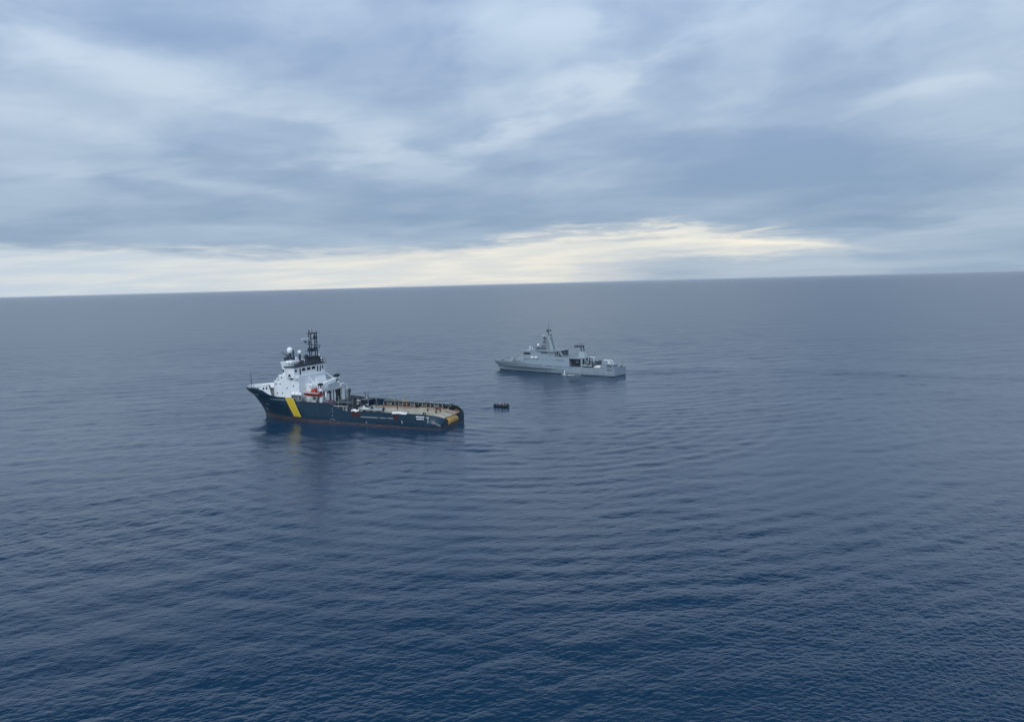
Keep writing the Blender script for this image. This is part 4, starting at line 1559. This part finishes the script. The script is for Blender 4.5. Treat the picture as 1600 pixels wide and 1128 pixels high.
def rib(name, label, loc, rz, tube_mat, hull_mat, L=7.0, B=2.5):
    o = thing(name, label, 'inflatable boat', loc, rz)
    mb_ = MB()
    r = .27
    pts = [(-L / 2, -(B / 2 - r), .55)]
    pts += [(L * .16, -(B / 2 - r), .56), (L * .30, -(B / 2 - r) * .86, .62), (L * .41, -(B / 2 - r) * .5, .72), (L * .465, 0, .80)]
    pts += [(x, -y, z) for x, y, z in pts[:-1][::-1]]
    mb_.tube(pts, r, 12)
    for sgn in (-1, 1):
        mb_.lathe((-L / 2 - .35, sgn * (B / 2 - r), .55), [(.06, 0), (.2, .2), (r, .4)], 12, 'X')
    mb_.build_each('buoyancy_tube', tube_mat, o)
    mb_ = MB()
    en = []
    for sd in (1, -1):
        rr = small_boat_rows(L * .9, B - .5, .55, sd, rocker=.3)
        loft(mb_, rr, flip=sd < 0)
        en.append(rr)
    mb_.add(en[0][-1] + en[1][-1][::-1], [tuple(range(14))])
    k = len(en[0])
    mb_.add([(p[-1][0], p[-1][1], .36) for p in en[0]] + [(p[-1][0], p[-1][1], .36) for p in en[1]], [(i, k + i, k + i + 1, i + 1) for i in range(k - 1)])
    mb_.build('hull', hull_mat, o)
    mb_ = MB()
    mb_.plan([(-.9, -.4), (.1, -.4), (.1, .4), (-.9, .4)], .36, 1.35, top=[(-.8, -.35), (-.25, -.35), (-.25, .35), (-.8, .35)])
    mb_.build('console', M['darkgrey'], o, 0.04)
    mb_ = MB()
    mb_.box(-L / 2 + .05, -L / 2 + .15, -.8, .8, .1, .85)
    mb_.plan([(-L / 2 - .45, -.22), (-L / 2 + .05, -.22), (-L / 2 + .05, .22), (-L / 2 - .45, .22)], .7, 1.35)
    mb_.box(-L / 2 - .3, -L / 2 - .12, -.08, .08, -.4, .7)
    mb_.build('outboard_motor', M['black'], o, 0.04)
    return o


dr = rib('rigid_inflatable', 'grey inflatable work boat stowed on the open deck of the dark ship', on_ship(SHIP_O, SHIP_A, 27.6, 5.4, 4.55), SHIP_A + R(2), M['raft_grey'], M['white_clean'], 9.6, 2.7)
mb = MB()
mb.tube([(-2.6, .8, .7), (-2.6, .7, 2.0), (-2.6, -.7, 2.0), (-2.6, -.8, .7)], .06, 6)
mb.cbox((-2.6, 0, 2.05), (.5, 1.2, .1))
mb.build('roll_bar', M['midgrey'], dr)
mb = MB()
mb.box(1.2, 3.2, -.5, .5, .55, .85)
mb.build('bow_locker', M['white_clean'], dr, 0.06)
mb = MB()
for x in (-3.0, 0, 2.4):
    mb.box(x - .12, x + .12, -.9, .9, -.45, .18)
mb.build_each('boat_chock', M['darkgrey'], dr)

person(on_ship(SHIP_O, SHIP_A, 20.4, .4, 4.1), SHIP_A + R(70), 'stand', M['dark_cloth'], M['dark_cloth'], 'person in dark clothes standing on the open deck by the white canvas cover')
person(on_ship(SHIP_O, SHIP_A, 7.9, 2.0, 4.1), SHIP_A + R(120), 'stand', M['dark_cloth'], M['dark_cloth'], 'person in dark clothes standing on the deck near the yellow stern roller', helmet=M['darkgrey'])


# ================================================================== the grey patrol ship
opv = thing('patrol_ship', 'light grey naval patrol ship with a tapered mast and a low open stern', 'ship', OPV_O, OPV_A)
_qz = [-3, 0, 1.2, 2.8, 4.6, 6]
_qx = [69.5, 71.8, 72.4, 73.8, 76.0, 76.3]


def stem2(z):
    return interp(z, _qz, _qx)


QX = [0, 24.5, 25.5, 50, 53, 58, 66, 77]
QZ = [3.85, 3.95, 4.15, 4.45, 5.2, 5.1, 4.95, 4.75]


def sheer2(x, side):
    return interp(x, QX, QZ)


def LE2(z):
    return interp(z, [-3, 0, 2.2, 2.45, 5], [62, 58, 52, 38, 34])


hb2 = lambda z: 6.35 * interp(z, [-3, 0, 1.5, 4, 6], [.90, .95, .985, 1.0, 1.0])
pex2 = lambda z: interp(z, [-3, 0, 2.2, 2.45, 5], [1.7, 1.75, 1.85, 2.15, 2.3])
TL2, TW2 = [0, 8, 20, 30], [.94, .97, 1.0, 1.0]
mb = MB()
e2 = []
for sd in (1, -1):
    rows = hull_rows(77, stem2, -3.0, sheer2, hb2, LE2, pex2, TL2, TW2, None, 90, 33, 0.0, None, sd)
    loft(mb, rows, flip=sd < 0)
    e2.append(rows)
mb.add(e2[0][-1] + e2[1][-1][::-1], [tuple(range(66))])
mb.build('hull', M['naval_hull'], opv)


def hbeam2(x, z):
    q = min(1.0, max(0.0, (stem2(z) - x) / LE2(z)))
    return hb2(z) * (1 - (1 - q) ** pex2(z)) ** 0.8 * interp(x, TL2, TW2)


mb = MB()
xs = [0.02, 4, 10, 18, 24.4, 25.6, 36, 50, 53, 56, 60, 64, 68, 71, 73.5, 75.4]
zd = [interp(x, QX, QZ) - (.06 if x < 52 else .55) for x in xs]
n = len(xs)
L_ = [(x, hbeam2(x, z) - .03, z) for x, z in zip(xs, zd)]
mb.add(L_ + [(x, -y, z) for x, y, z in L_], [(i, n + i, n + i + 1, i + 1) for i in range(n - 1)])
mb.build('main_deck', M['navy_deck'], opv)
mb = MB()
for sd in (1, -1):
    prev = None
    for x in np.linspace(75.6, 51.5, 30):
        z = interp(x, QX, QZ)
        y = hbeam2(x, z)
        cur = [(x, sd * y, z), (x, sd * max(0, y - .15), z), (x, sd * max(0, y - .15), z - .6)]
        if prev:
            mb.add([prev[0], prev[1], cur[1], cur[0]], [(0, 1, 2, 3)])
            mb.add([prev[1], prev[2], cur[2], cur[1]], [(0, 1, 2, 3)])
        prev = cur
mb.build('bulwark_lining', M['navy_lite'], opv)
mb = MB()
x = 61.0
while x > 25:
    w = 3.2 + 1.4 * math.sin(x)
    z = interp(x, [25, 61], [3.55, 4.05])
    z2 = interp(x - w, [25, 61], [3.55, 4.05])
    mb.add([(x, hbeam2(x, z) + .03, z), (x, hbeam2(x, z) + .03, z + .16), (x - w, hbeam2(x - w, z2) + .03, z2 + .16), (x - w, hbeam2(x - w, z2) + .03, z2)], [(0, 1, 2, 3)])
    x -= w + 1.6
mb.build_each('scupper', M['navy_dark'], opv)
mb = MB()
for i in range(3):
    x = 63.2 - i * .95
    mb.add([(x, hbeam2(x, 3.3) + .03, 3.3), (x, hbeam2(x, 4.1) + .03, 4.1), (x - .55, hbeam2(x - .55, 4.1) + .03, 4.1), (x - .55, hbeam2(x - .55, 3.3) + .03, 3.3)], [(0, 1, 2, 3)])
mb.build('pennant_number', M['navy_lite'], opv)
mb = MB()
mb.box(1.2, 3.9, 5.9, 6.04, 2.85, 3.35)
mb.build('stern_name_plate', M['navy_dark'], opv)
mb = MB()
mb.box(38.0, 38.9, 6.1, 6.30, .5, .9)
mb.build('sea_inlet', M['navy_dark'], opv)

# superstructure
SP = [(25.0, -5.6), (52.0, -5.6), (53.6, -4.6), (53.6, 4.6), (52.0, 5.6), (25.0, 5.6)]
mb = MB()
mb.plan(SP, 4.0, 8.35, top=[(25.4, -5.2), (52.0, -5.2), (53.2, -4.4), (53.2, 4.4), (52.0, 5.2), (25.4, 5.2)])
sup = mb.build('superstructure', M['navy_grey'], opv, 0.08)
mb = MB()
mb.side([(53.2, 4.6), (58.6, 4.6), (57.6, 6.4), (54.9, 8.35), (53.2, 8.35)], -3.4, 3.4)
mb.build('forward_casing', M['navy_lite'], sup, 0.1)
for x in (44.6, 42.6, 40.8, 38.6, 36.4, 34.0):
    mb = MB()
    mb.lathe((x, 5.36, 6.75), [(.001, .08), (.17, .08), (.22, 0)], 10, 'Y')
    mb.build('porthole', M['navy_dark'], sup)
mb = MB()
mb.box(48.4, 52.0, 5.42, 5.52, 6.5, 6.72)
mb.box(28.5, 33.0, 5.40, 5.50, 6.7, 6.9)
mb.build_each('side_ledge', M['navy_dark'], sup)
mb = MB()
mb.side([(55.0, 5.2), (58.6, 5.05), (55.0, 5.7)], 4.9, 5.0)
mb.build('painted_shadow_wedge', M['navy_dark'], sup)  # solid dark wedge painted in place of a gap's shadow
# wheelhouse
WH = [(48.2, -4.8), (52.6, -4.8), (54.2, -3.0), (54.6, -1.2), (54.6, 1.2), (54.2, 3.0), (52.6, 4.8), (48.2, 4.8)]
mb = MB()
mb.plan(WH, 8.35, 9.0)
mb.plan([(x - .05 if x > 50 else x, y * .985) for x, y in WH], 9.0, 10.2, top=[(x + .25 if x > 50 else x, y * 1.02, 0) for x, y in WH])
mb.plan([(x + .3 if x > 50 else x, y * 1.03) for x, y in WH], 10.2, 11.0)
mb.plan([(34.0, -4.2), (49.2, -4.6), (49.2, 4.6), (34.0, 4.2)], 8.35, 11.5)
wh = mb.build('wheelhouse', M['navy_grey'], opv, 0.06)
wpts = [(48.9, 4.86), (50.1, 4.86), (51.3, 4.86), (52.5, 4.86)]
for a in wpts[:-1]:
    mb = MB()
    mb.box(a[0] + .08, a[0] + 1.05, 4.80, 4.95, 9.05, 10.1)
    mb.build('window', M['glass'], wh)
fr = [(52.75, 4.75), (54.3, 3.0), (54.75, 1.2), (54.75, -1.2), (54.3, -3.0), (52.75, -4.75)]
for a, b_ in zip(fr[:-1], fr[1:]):
    A_, B_ = Vector((*a, 0)), Vector((*b_, 0))
    nrm = Vector(((A_ - B_).y, -(A_ - B_).x, 0)).normalized()
    if nrm.x < 0:
        nrm = -nrm
    p, q = A_.lerp(B_, .07) + nrm * .06, A_.lerp(B_, .93) + nrm * .06
    mb = MB()
    mb.add([(p.x, p.y, 9.05), (q.x, q.y, 9.05), (q.x + .2, q.y * 1.02, 10.1), (p.x + .2, p.y * 1.02, 10.1)], [(0, 1, 2, 3)])
    mb.build('window', M['glass'], wh)
mb = MB()
mb.box(49.2, 50.0, 4.62, 4.7, 8.5, 11.0)
mb.build('door', M['navy_dark'], wh)
mb = MB()
mb.box(41.0, 46.4, -3.2, 3.2, 11.5, 12.35)
mb.build('roof_house', M['navy_dark'], wh, 0.05)
mb = MB()
mb.rail([(54.2, 3.0, 11.0), (49.4, 4.6, 11.0)], .95, 3, 1.2, .03)
mb.rail([(54.2, -3.0, 11.0), (49.4, -4.6, 11.0)], .95, 3, 1.2, .03)
mb.build_each('roof_rail', M['navy_grey'], wh)
mb = MB()
mb.tube([(50.2, .5, 11.0), (50.2, .5, 12.0), (50.6, .5, 12.4)], .12, 6)
mb.lathe((51.3, 1.2, 12.2), [(.001, -.1), (.35, 0), (.5, .2), (.42, .5), (.001, .62)], 12)
mb.tube([(51.3, 1.2, 11.0), (51.3, 1.2, 12.2)], .10, 6)
mb.box(50.6, 52.4, .4, 2.0, 11.02, 11.2)
mb.build('searchlight', M['white_clean'], opv)
mb = MB()
mb.tube([(49.2, 0, 11.4), (48.8, 0, 12.6), (48.0, 0, 13.4)], .07, 6)
mb.build('whip_aerial', M['navy_dark'], opv)
mb = MB()
mb.lathe((46.6, .4, 13.6), [(.001, -.6), (.5, -.55), (.68, -.1), (.62, .3), (.4, .6), (.001, .72)], 14)
sd_ = mb.build('satellite_dome', M['white_clean'], opv)
mb = MB()
mb.lathe((46.6, .4, 12.3), [(.35, 0), (.25, .3), (.25, .8)], 10)
mb.build('dome_pedestal', M['navy_dark'], sd_)

# mast
mb = MB()
mb.plan([(37.4, -1.7), (43.6, -1.7), (43.6, 1.7), (37.4, 1.7)], 11.5, 17.6, top=[(39.2, -.8), (42.6, -.8), (42.6, .8), (39.2, .8)])
mst = mb.build('mast', M['navy_deck'], opv, 0.06)
mb = MB()
mb.side([(36.6, 11.5), (38.3, 11.5), (39.9, 18.6), (39.2, 18.6)], 1.3, 1.9)
mb.side([(36.6, 11.5), (38.3, 11.5), (39.9, 18.6), (39.2, 18.6)], -1.9, -1.3)
mb.build_each('mast_fin', M['navy_lite'], mst)
mb = MB()
mb.tube([(40.4, 0, 17.5), (40.4, 0, 22.0)], .28, 8, .15)
mb.tube([(40.4, 0, 22.0), (40.4, 0, 25.4)], .07, 6)
mb.box(40.0, 41.0, -1.4, 1.4, 21.3, 21.5)
mb.box(40.6, 41.2, .2, .8, 20.3, 21.3)
mb.box(39.0, 39.6, -.3, .3, 20.6, 21.6)
mb.lathe((39.0, 0, 18.3), [(.25, 0), (.35, .6), (.001, .8)], 8)
mb.tube([(40.4, 0, 19.4), (39.2, 0, 18.6), (38.7, 0, 19.4)], .10, 6)
mb.box(42.2, 43.4, -.9, .9, 17.2, 17.5)
mb.lathe((42.9, 0, 17.5), [(.3, 0), (.3, .7), (.001, .75)], 8)
for z in (16.9, 15.2, 13.0):
    mb.box(41.6, 42.6 + (17 - z) * .3, .9, 1.6, z, z + .4)
mb.build_each('mast_equipment', M['navy_dark'], mst)
mb = MB()
mb.box(42.2, 44.6, -.12, .12, 18.4, 18.6)
mb.build('radar_scanner', M['white_clean'], mst)

# covered after platform with posts
mb = MB()
mb.side([(45.5, 11.3), (45.5, 11.7), (31.0, 12.0), (30.6, 11.2), (36.0, 10.55)], 4.2, 5.0)
mb.box(31.0, 33.96, -4.6, 4.17, 11.28, 11.47)
mb.side([(31.2, 12.0), (30.4, 10.8), (28.6, 8.4), (29.3, 8.4), (31.6, 10.6)], 4.4, 4.7)
canopy = mb.build('after_canopy', M['navy_grey'], opv, 0.04)
mb = MB()
for x in (37.4, 36.0, 34.4, 33.2, 32.0):
    mb.box(x - .12, x + .12, 4.3, 4.54, 8.35, 11.3)
    mb.box(x - .12, x + .12, -4.5, -4.26, 8.35, 11.3)
mb.build_each('canopy_post', M['navy_lite'], canopy)
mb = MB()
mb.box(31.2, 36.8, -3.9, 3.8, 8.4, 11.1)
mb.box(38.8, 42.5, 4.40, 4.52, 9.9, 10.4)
mb.build_each('canopy_shade_block', M['navy_dark'], canopy)  # solid dark shapes painted as the shade under the canopy
mb = MB()
mb.rail([(30.8, 5.1, 8.35), (25.6, 5.1, 8.35), (25.6, -5.1, 8.35)], 1.0, 3, 1.2, .04)
mb.tube([(29.6, 3.0, 8.9), (26.2, 3.4, 9.3), (24.0, 3.2, 9.7)], .22, 8, .14)
mb.box(28.0, 30.0, 2.2, 3.8, 8.35, 9.1)
mb.build_each('upper_deck_gear', M['navy_deck'], opv)
for k, x in enumerate((46.9, 44.6)):
    mb = MB()
    mb.lathe((x - .9, 5.75, 7.75), [(.001, 0), (.34, .03), (.42, .2), (.42, 1.6), (.34, 1.77), (.001, 1.8)], 14, 'X')
    mb.box(x - .7, x + .7, 5.3, 5.9, 7.15, 7.35)
    mb.build('life_raft_canister', M['white_clean'], opv)

# boat bay: overhanging deck on pillars, solid block and racks painted dark as the shade beneath
mb = MB()
mb.box(17.6, 25.4, -5.3, 5.3, 7.75, 8.15)
bay = mb.build('boat_bay_roof', M['navy_grey'], opv, 0.05)
mb = MB()
mb.box(17.9, 18.8, 4.5, 5.2, 3.9, 7.75)
mb.box(17.9, 18.8, -5.2, -4.5, 3.9, 7.75)
mb.build_each('bay_pillar', M['navy_grey'], bay)
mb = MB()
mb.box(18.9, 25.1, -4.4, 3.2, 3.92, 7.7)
mb.build('bay_shade_block', M['navy_dark'], bay)
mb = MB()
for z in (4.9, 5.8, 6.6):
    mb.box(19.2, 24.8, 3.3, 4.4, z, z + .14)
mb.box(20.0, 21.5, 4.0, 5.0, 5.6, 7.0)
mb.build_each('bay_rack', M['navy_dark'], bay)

# twin-pipe funnel
mb = MB()
mb.plan([(18.6, -1.6), (22.4, -1.6), (22.4, 1.6), (18.6, 1.6)], 8.15, 11.0, top=[(19.4, -1.2), (21.8, -1.2), (21.8, 1.2), (19.4, 1.2)])
fun = mb.build('funnel', M['navy_lite'], opv, 0.08)
mb = MB()
mb.tube([(20.9, .3, 10.8), (21.5, .3, 13.2)], .30, 10)
mb.tube([(19.9, -.3, 10.8), (20.2, -.3, 13.2)], .30, 10)
mb.build_each('exhaust_pipe', M['navy_dark'], fun)
mb = MB()
mb.box(20.0, 25.0, -.7, .7, 13.0, 14.1)
mb.tube([(22.0, 0, 14.1), (22.0, 0, 15.2)], .06, 6)
mb.build('exhaust_hood', M['navy_dark'], fun, 0.1)
mb = MB()
mb.tube([(18.4, 0, 8.2), (21.4, 2.2, 8.1), (25.5, 4.0, 10.0)], .06, 5)
mb.build('funnel_stay', M['navy_lite'], fun)

# after deck: boat davits, cable frames, stern house
mb = MB()
for x in (17.2, 15.4, 13.8, 12.2):
    mb.tube([(x, 4.0, 3.9), (x - .2, 3.9, 6.6), (x + .4, 3.0, 7.9), (x + 1.2, 1.2, 7.7)], .16, 8)
for a, b_ in (((17.2, 3.8, 4.4), (14.8, 3.4, 7.9)), ((15.4, 3.8, 4.4), (17.0, 3.4, 7.6)), ((12.0, 2.5, 4.0), (13.6, 2.5, 7.6))):
    mb.tube([a, b_], .12, 6)
mb.build_each('boat_davit', M['navy_lite'], opv)
mb = MB()
mb.box(12.6, 17.4, -3.0, 2.6, 3.9, 6.4)
mb.box(11.0, 12.2, -2.0, 2.4, 3.9, 6.8)
mb.lathe((11.2, 3.2, 5.2), [(.001, -.4), (1.2, -.4), (1.2, .4), (.001, .4)], 16, 'X')
mb.build_each('deck_machinery', M['navy_dark'], opv, 0.05)
mb = MB()
mb.box(13.5, 16.2, -.8, .8, 8.2, 8.4)
mb.tube([(14.8, 0, 6.4), (14.8, 0, 8.3)], .12, 6)
mb.build_each('davit_light', M['white_clean'], opv)
mb = MB()
mb.plan([(8.2, 2.6), (10.6, 2.6), (10.6, 4.8), (8.2, 4.8)], 3.9, 4.9)
mb.plan([(10.6, 3.0), (12.2, 3.4), (12.2, 4.4), (10.6, 4.8)], 3.9, [4.8, 4.2, 4.2, 4.8])
mb.build('canvas_covered_locker', M['canvas'], opv, 0.1)
mb = MB()
mb.box(1.6, 7.4, -.6, 4.6, 3.85, 5.5)
mb.box(1.2, 7.8, -.9, 4.9, 5.5, 5.65)
sth = mb.build('stern_house', M['navy_grey'], opv, 0.05)
mb = MB()
mb.box(1.9, 4.6, 4.58, 4.68, 4.3, 5.2)
mb.build('opening_shade_panel', M['navy_dark'], sth)  # flat dark panel painted as the shade inside an opening
mb = MB()
for x in (5.4, 4.1, 2.8):
    mb.tube([(x + 1.6, 3.4, 7.4), (x + .6, 3.2, 7.6), (x - .1, 2.8, 7.3), (x - .4, 2.2, 5.7)], .19, 8)
mb.ball((4.6, 2.2, 6.3), .7)
mb.build('hose_reel', M['white_clean'], sth)
mb = MB()
mb.rail([(7.6, 5.7, 3.85), (0.2, 5.55, 3.85), (0.2, -5.6, 3.85)], 1.0, 3, 1.3, .04)
mb.build('stern_rail', M['navy_lite'], opv)
mb = MB()
mb.tube([(.3, -2.2, 3.85), (-.1, -2.2, 7.6)], .07, 6)
mb.lathe((1.0, -3.2, 3.85), [(.5, 0), (.5, .5), (.3, .8), (.001, .9)], 10)
mb.build_each('ensign_staff', M['navy_dark'], opv)

rib('rigid_inflatable', 'grey inflatable boat cradled on the patrol ship under its white davit arms', on_ship(OPV_O, OPV_A, 15.6, 4.6, 4.1), OPV_A, M['raft_grey'], M['navy_dark'], 6.4, 2.2)

# gun on the foredeck
mb = MB()
mb.lathe((63.6, 0, 4.4), [(1.3, 0), (1.3, .5), (1.0, .7)], 14)
mb.plan([(62.2, -1.0), (64.6, -1.0), (64.6, 1.0), (62.2, 1.0)], 5.1, 6.5, top=[(62.4, -.7), (64.0, -.7), (64.0, .7), (62.4, .7)])
gun = mb.build('deck_gun', M['navy_grey'], opv, 0.08)
mb = MB()
mb.tube([(64.2, 0, 5.9), (67.6, 0, 6.35)], .11, 8, .07)
mb.build('barrel', M['navy_dark'], gun)
mb = MB()
mb.lathe((70.2, .9, 4.25), [(.3, 0), (.3, .7), (.4, .75), (.001, .9)], 10)
mb.lathe((70.2, -.9, 4.25), [(.3, 0), (.3, .7), (.4, .75), (.001, .9)], 10)
mb.box(68.8, 71.4, -1.6, 1.6, 4.2, 4.4)
mb.build_each('capstan', M['navy_dark'], opv, 0.04)
mb = MB()
mb.plan([(60.6, 2.4), (62.4, 2.4), (62.4, 3.6), (60.6, 3.6)], 4.4, 5.5)
mb.tube([(61.8, 4.0, 4.5), (59.8, 4.0, 6.2)], .10, 6)
mb.build_each('foredeck_locker', M['navy_lite'], opv, 0.05)

# cooling water falling from the side, and the foam it makes
mb = MB()
mb.tube([(27.0, 6.3, 2.0), (27.0, 6.9, 1.4), (27.1, 7.3, .05)], .10, 6, .20)
mb.build('cooling_discharge', M['foam'], opv)


# ================================================================== the small boat between them
RIB_O, RIB_A = Vector((-4.7, 275.6, -.12)), R(158)
rib('inflatable_boat', 'small black inflatable boat full of people, afloat between the two ships', RIB_O, RIB_A, M['rubber'], M['rubber'], 5.9, 2.3)


def aboard(x, y, z):
    return on_ship(RIB_O, RIB_A, x, y, z)


crew_lab = 'people aboard the small inflatable boat'
person(aboard(-1.7, 0.0, .24), RIB_A, 'stand', M['dark_cloth'], M['dark_cloth'], 'helmsman in dark clothes standing at the stern end of the small inflatable boat', crew_lab, vest=M['darkgrey'], helmet=M['black'])
person(aboard(1.75, .72, .64), RIB_A - R(60), 'sit', M['dark_cloth'], M['dark_cloth'], 'person in dark clothes sitting nearest the bow of the small inflatable boat', crew_lab, vest=M['darkgrey'], helmet=M['darkgrey'])
person(aboard(.65, .88, .66), RIB_A - R(80), 'sit', M['dark_cloth'], M['dark_cloth'], 'person in black sitting on the near tube amidships in the small inflatable boat', crew_lab, vest=M['black'], helmet=M['black'], lean=.08)
person(aboard(.9, -.88, .66), RIB_A + R(80), 'sit', M['pale_cloth'], M['dark_cloth'], 'person in a pale jacket sitting on the far tube of the small inflatable boat', crew_lab, helmet=M['black'])
person(aboard(-1.15, .88, .66), RIB_A - R(85), 'sit', M['dull_red_cloth'], M['dark_cloth'], 'person in a dull red jacket sitting on the near tube of the small boat', crew_lab, vest=M['dull_red_cloth'], helmet=M['pale_cloth'])
person(aboard(-2.2, -.88, .66), RIB_A + R(95), 'sit', M['dark_cloth'], M['dark_cloth'], 'person in a white cap sitting at the stern of the small boat', crew_lab, vest=M['darkgrey'], helmet=M['pale_cloth'])


# ------------------------------------------------------------------ foam: scattered small flecks lying on the water
def foam(name, label, spots, seed):
    rg = random.Random(seed)
    P_ = []
    for (x, y, r_) in spots:
        P_.append((x, y, r_))
    X_ = np.array([p[0] for p in P_])
    Y_ = np.array([p[1] for p in P_])
    h_, _, _, _ = sea(X_, Y_, np.full(X_.shape, .5))
    mb_ = MB()
    for (x, y, r_), z in zip(P_, h_):
        n_ = 9
        a0 = rg.random() * 6
        vs = []
        for k in range(n_):
            t_ = a0 + 2 * math.pi * k / n_
            rr = r_ * (.6 + .6 * rg.random())
            vs.append((x + rr * 1.5 * math.cos(t_), y + rr * math.sin(t_), z + .10))
        vs.append((x, y, z + .10 + .22 * r_))
        mb_.add(vs, [(k, (k + 1) % n_, n_) for k in range(n_)], True)
    o = mb_.build(name, M['foam'])
    o['kind'] = 'stuff'
    o['label'] = label
    return o


rg = random.Random(3)
sp = []
for i in range(60):
    u = rg.random()
    c = on_ship(OPV_O, OPV_A, 27.6 - 12 * u ** 1.6, 7.2 + rg.gauss(.2, .25) * (1 + u), 0)
    sp.append((c.x, c.y, (.62 - .45 * u) * rg.uniform(.5, 1.1)))
foam('foam', 'white foam streak where cooling water falls beside the grey ship', sp, 5)


# ------------------------------------------------------------------ haze: thin sea air, only visible over many kilometres
mb = MB()
mb.box(-96000, 96000, -96000, 96000, -3.0, 52.0)
hz = mb.build('haze', [])
hm_ = bpy.data.materials.new('sea_haze')
hm_.use_nodes = True
hn = hm_.node_tree.nodes
hn.clear()
ho = hn.new('ShaderNodeOutputMaterial')
hv = hn.new('ShaderNodeVolumePrincipled')
hv.inputs['Color'].default_value = (0.86, 0.92, 1.0, 1)
hv.inputs['Density'].default_value = 2.2e-5
hm_.node_tree.links.new(hv.outputs[0], ho.inputs['Volume'])
hz.data.materials.append(hm_)
hz['kind'] = 'stuff'
hz['label'] = 'thin pale haze over the far sea'
